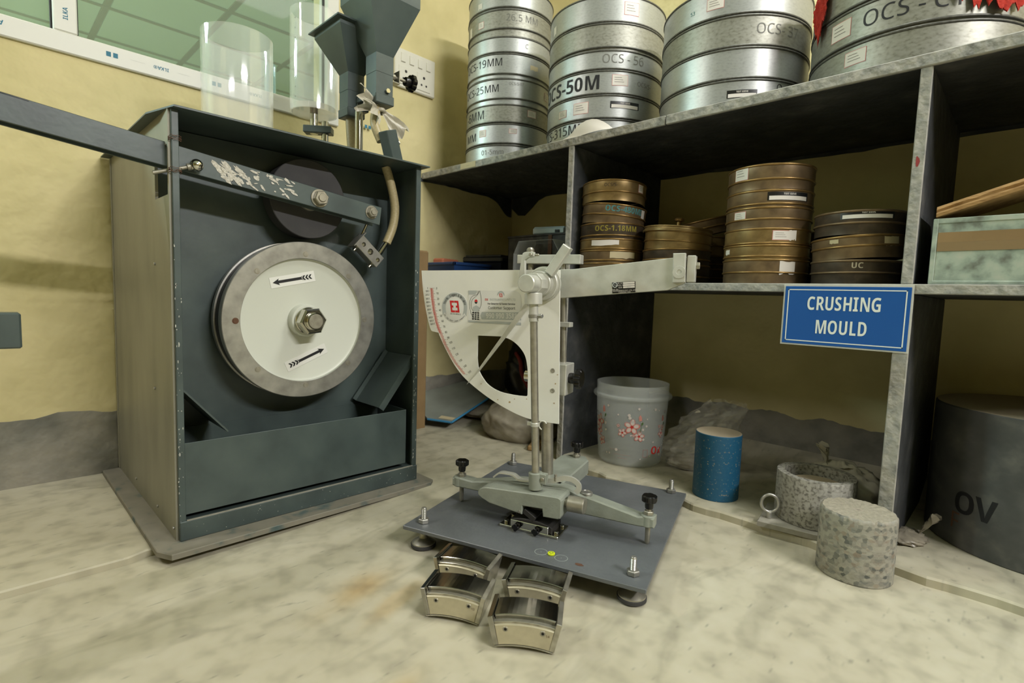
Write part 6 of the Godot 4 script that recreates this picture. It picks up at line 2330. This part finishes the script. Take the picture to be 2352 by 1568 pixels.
	t = thing("plunger_disc", "pale dusty disc lying inside the ring mould", "disc", Vector3(1.422, 0.035, -0.338))
	st = mb()
	lathe(st, V2([[0, 0.0], [0.056, 0.0], [0.056, 0.088], [0.054, 0.090], [0, 0.090]]), 48)
	part("disc", st, M["dust"], t)
	t = thing("white_bag", "knotted white polythene bag behind the ring mould", "bag", Vector3(1.56, 0.0202, -0.315))
	st = mb()
	blob(st, Vector3(0.0, 0.055, 0.0), Vector3(0.06, 0.072, 0.095), 0.2, 71, 2.2, 48, 0.0)
	var rng = RandomNumberGenerator.new()
	rng.seed = 6
	cloth_wing(st, Vector3(-0.015, 0.115, -0.030), Vector3(0.0, 0.055, -0.015), 0.028, rng)
	cloth_wing(st, Vector3(-0.015, 0.118, -0.030), Vector3(0.0, 0.01, 0.055), 0.03, rng)
	part("film", st, M["white polythene"], t)
	# concrete core
	t = thing("concrete_core", "rough cylindrical concrete core showing grey aggregate on the floor", "concrete core", Vector3(1.272, fl(1.272), -0.2215))
	st = mb()
	core(st, t)
	# big grey drum weight
	t = thing("steel_cylinder", "large dark grey steel cylinder with daubed numbers at the right edge", "cylinder", Vector3(1.70, 0.0202, 0.0725), atan2(-1.70, -0.0725))
	st = mb()
	lathe(st, V2([[0, 0], [0.2225, 0], [0.225, 0.002], [0.225, 0.312], [0.2225, 0.315]]), 96)
	part("body", st, M["drum grey"], t)
	st = mb()
	lathe(st, V2([[0.2225, 0.315], [0.20, 0.3135], [0, 0.3135]]), 96)
	part("dusty_top", st, M["dust"], t)
	st = mb()
	for q in [["O", -37.0, 0.105], ["V", -26.0, 0.105]]:
		letters(st, q[0], 0.050, Transform3D(Basis.from_euler(Vector3(0, deg_to_rad(q[1]), 0)), Vector3(0, q[2], 0)) * Transform3D(Basis(), Vector3.ZERO), 0.225, 0.0006, true)
	part("black_number", st, M["black ink"], t)
	st = mb()
	for q in [["F", -42.0, 0.060]]:
		letters(st, q[0], 0.036, Transform3D(Basis.from_euler(Vector3(0, deg_to_rad(q[1]), 0)), Vector3(0, q[2], 0)), 0.225, 0.0006)
	part("red_number", st, M["rust"], t)
	t = thing("film_scrap", "scrap of film on the platform beside the big grey cylinder", "film scrap", Vector3(1.50, 0.0202, -0.165))
	st = mb()
	blob(st, Vector3(0.0, 0.006, 0.0), Vector3(0.05, 0.012, 0.035), 0.3, 81, 3.0, 32, 0.0)
	cloth_wing(st, Vector3(0.01, 0.012, 0.02), Vector3(0.01, 0.05, 0.03), 0.02, rng)
	part("film", st, M["dusty polythene"], t)

func bucket_print(t):
	var R = func(y): return 0.1038 + 0.0133 * y / 0.222
	var flower = func(ang, y, s, whole):
		var xf = Transform3D(Basis.from_euler(Vector3(0, deg_to_rad(ang), 0)), Vector3(0, y, 0))
		for layer in [[1.0, "print red"], [0.93, "petal pink"], [0.66, "petal white"]]:
			var st = mb()
			for k in 5:
				var u = k * TAU / 5 + ang * 0.1
				var c = Vector2(cos(u), sin(u)) * s * (0.60 - 0.12 * (1.0 - layer[0]))
				var o = []
				for i in 14:
					var w = TAU * i / 14
					o.append(c + Vector2(cos(w) * s * 0.46, sin(w) * s * 0.34).rotated(u) * layer[0])
				flat_poly(st, o, R.call(y), 0.0008 + (1.0 - layer[0]) * 0.001, xf)
			part("printed_flower", st, M[layer[1]], t)
		var st = mb()
		var o = []
		for i in 8: o.append(Vector2(cos(TAU * i / 8), sin(TAU * i / 8)) * s * 0.16)
		flat_poly(st, o, R.call(y), 0.0016, xf)
		part("printed_flower", st, M["print red"], t)
	for f in [[2, 0.135, 0.024], [-13, 0.114, 0.014], [14, 0.106, 0.017], [-20, 0.135, 0.006], [5, 0.108, 0.005], [-62, 0.135, 0.024], [-64, 0.105, 0.018], [-55, 0.075, 0.016], [58, 0.112, 0.014], [62, 0.130, 0.010], [52, 0.135, 0.006]]:
		flower.call(f[0], f[1], f[2], true)
	# buds and stems
	for f in [[-48, 0.180, 0.010], [15, 0.164, 0.009], [60, 0.160, 0.009]]:
		var xf = Transform3D(Basis.from_euler(Vector3(0, deg_to_rad(f[0]), 0)), Vector3(0, f[1], 0))
		var st = mb()
		flat_poly(st, [[-f[2] * 0.5, -f[2]], [f[2] * 0.5, -f[2] * 0.8], [f[2] * 0.4, f[2] * 0.4], [-f[2] * 0.2, f[2] * 1.3], [-f[2] * 0.7, f[2] * 0.4]], R.call(f[1]), 0.0008, xf)
		part("printed_bud", st, M["petal pink"], t)
		st = mb()
		flat_poly(st, [[f[2] * 0.4, -f[2] * 2.6], [f[2] * 1.0, -f[2] * 2.0], [f[2] * 0.9, -f[2] * 1.2], [f[2] * 0.4, -f[2] * 1.6]], R.call(f[1]), 0.0008, xf)
		flat_poly(st, [[-0.0004, -f[2]], [f[2] * 0.5, -f[2] * 3.0], [f[2] * 0.1, -f[2] * 5.0], [-f[2] * 0.1, -f[2] * 5.0], [f[2] * 0.4, -f[2] * 3.0]], R.call(f[1]), 0.0008, xf)
		part("printed_stem", st, M["leaf green"], t)
	var dots = mb()
	var rng = RandomNumberGenerator.new()
	rng.seed = 19
	for i in 34:
		var ang = rng.randf_range(-75, 75)
		var y = rng.randf_range(0.03, 0.195)
		var s = rng.randf_range(0.001, 0.0042) if rng.randf() < 0.8 else 0.005
		var o = []
		for k in 8: o.append(Vector2(cos(TAU * k / 8), sin(TAU * k / 8)) * s)
		flat_poly(dots, o, R.call(y), 0.0007, Transform3D(Basis.from_euler(Vector3(0, deg_to_rad(ang), 0)), Vector3(0, y, 0)))
	part("printed_dots", dots, M["petal white"], t, "", "stuff")
	var st = mb()
	letters(st, "Ox", 0.026, Transform3D(Basis.from_euler(Vector3(0, deg_to_rad(50), 0)), Vector3(0, 0.058, 0)), R.call(0.058), 0.0008, true)
	part("printed_words", st, M["print red"], t)
	st = mb()
	letters(st, "-------------------", 0.0055, Transform3D(Basis.from_euler(Vector3(0, deg_to_rad(-26), 0)), Vector3(0, 0.056, 0)), R.call(0.05), 0.0008, false, 0.8)
	letters(st, "---------------------------", 0.0055, Transform3D(Basis.from_euler(Vector3(0, deg_to_rad(-12), 0)), Vector3(0, 0.042, 0)), R.call(0.04), 0.0008, false, 0.8)
	letters(st, "--------------", 0.0055, Transform3D(Basis.from_euler(Vector3(0, deg_to_rad(-12), 0)), Vector3(0, 0.031, 0)), R.call(0.03), 0.0008, false, 0.9)
	var xf = Transform3D(Basis.from_euler(Vector3(0, deg_to_rad(27), 0)), Vector3(0, 0.05, 0))
	for e in [[-0.008, -0.012, 0.008, -0.0112], [-0.008, 0.0112, 0.008, 0.012], [-0.008, -0.012, -0.0072, 0.012], [0.0072, -0.012, 0.008, 0.012]]:
		patch(st, e[0], e[2], e[1], e[3], R.call(0.05), 0.0008, xf)
	part("printed_words", st, M["faint red"], t)

# clear film bag: folded sheets of film pushed about by noise, standing on its bottom
func crumple(t):
	var no = FastNoiseLite.new()
	no.seed = 91
	no.frequency = 1.0
	no.fractal_octaves = 4
	no.fractal_type = FastNoiseLite.FRACTAL_RIDGED
	for sh in 2:
		var st = mb()
		var rows = []
		for i in 22:
			var v = i / 21.0
			var row = []
			for k in 30:
				var u = k / 30.0 * TAU
				var w = 0.075 * (1.0 - 0.1 * v) * (1.0 + 0.3 * sin(v * 4.0 + sh)) * (1.0 - 0.25 * sh)
				var d = 0.050 * (1.0 - 0.6 * v) * (1.0 - 0.3 * sh)
				var p = Vector3(sin(u) * w + 0.095 * v * v, 0.005 + v * (0.215 - 0.03 * sh), cos(u) * d + 0.015 * v)
				var q = no.get_noise_3d(p.x * 16.0 + sh * 9.0, p.y * 16.0, p.z * 16.0)
				var q2 = no.get_noise_3d(p.z * 24.0, p.x * 24.0 + 4.0 * sh, p.y * 24.0)
				p += Vector3(sin(u), 0, cos(u)) * q * 0.026 + Vector3(0, q2 * 0.016 * v, 0)
				p.y = max(p.y, 0.001)
				row.append(p)
			row.append(row[0])
			rows.append(row)
		facets(st, rows)
		part("film", st, M["polythene"], t)
	var st = mb()
	blob(st, Vector3(-0.01, 0.018, 0.0), Vector3(0.070, 0.022, 0.045), 0.15, 92, 1.6, 44, 0.001)
	part("powder", st, M["dusty polythene"], t)

# cut core: straight sawn side, broken top edge
func core(st, t):
	var no = FastNoiseLite.new()
	no.seed = 55
	no.frequency = 1.0
	no.fractal_octaves = 3
	var R = 0.0690
	var H = 0.134
	var seg = 96
	var rows = []
	for i in 8:
		var row = []
		for k in seg + 1:
			var u = TAU * k / seg
			var d = Vector3(sin(u), 0, cos(u))
			var rim = 0.0016 * no.get_noise_2d(d.x * 6.0 + 3.0, d.z * 6.0)
			var y = [0.0, 0.0008, 0.04, 0.08, 0.118, H - 0.006, H - 0.002, H][i]
			var r = [R - 0.001, R, R, R, R, R - 0.0003, R - 0.0014, R - 0.004][i]
			if i >= 5:
				r -= 0.005 * max(0.0, no.get_noise_2d(d.x * 7.0, d.z * 7.0 + i * 0.2))
				y += rim * 2.0
			row.append(d * r + Vector3(0, y, 0))
		rows.append(row)
	grid(st, rows)
	part("sawn_side", st, M["concrete core"], t)
	st = mb()
	var rows2 = []
	for i in 7:
		var row = []
		for k in seg + 1:
			var p = rows[7][k]
			var s = 1.0 - i / 6.0
			row.append(Vector3(p.x * s, lerp(p.y, H - 0.001, 1.0 - s) + 0.0010 * no.get_noise_2d(p.x * s * 160.0, p.z * s * 160.0), p.z * s))
		rows2.append(row)
	grid(st, rows2)
	part("broken_top", st, M["core top"], t)
	st = mb()
	lathe(st, V2([[0, 0.0003], [R - 0.001, 0.0003]]), 48)
	part("sawn_base", st, M["concrete core"], t)
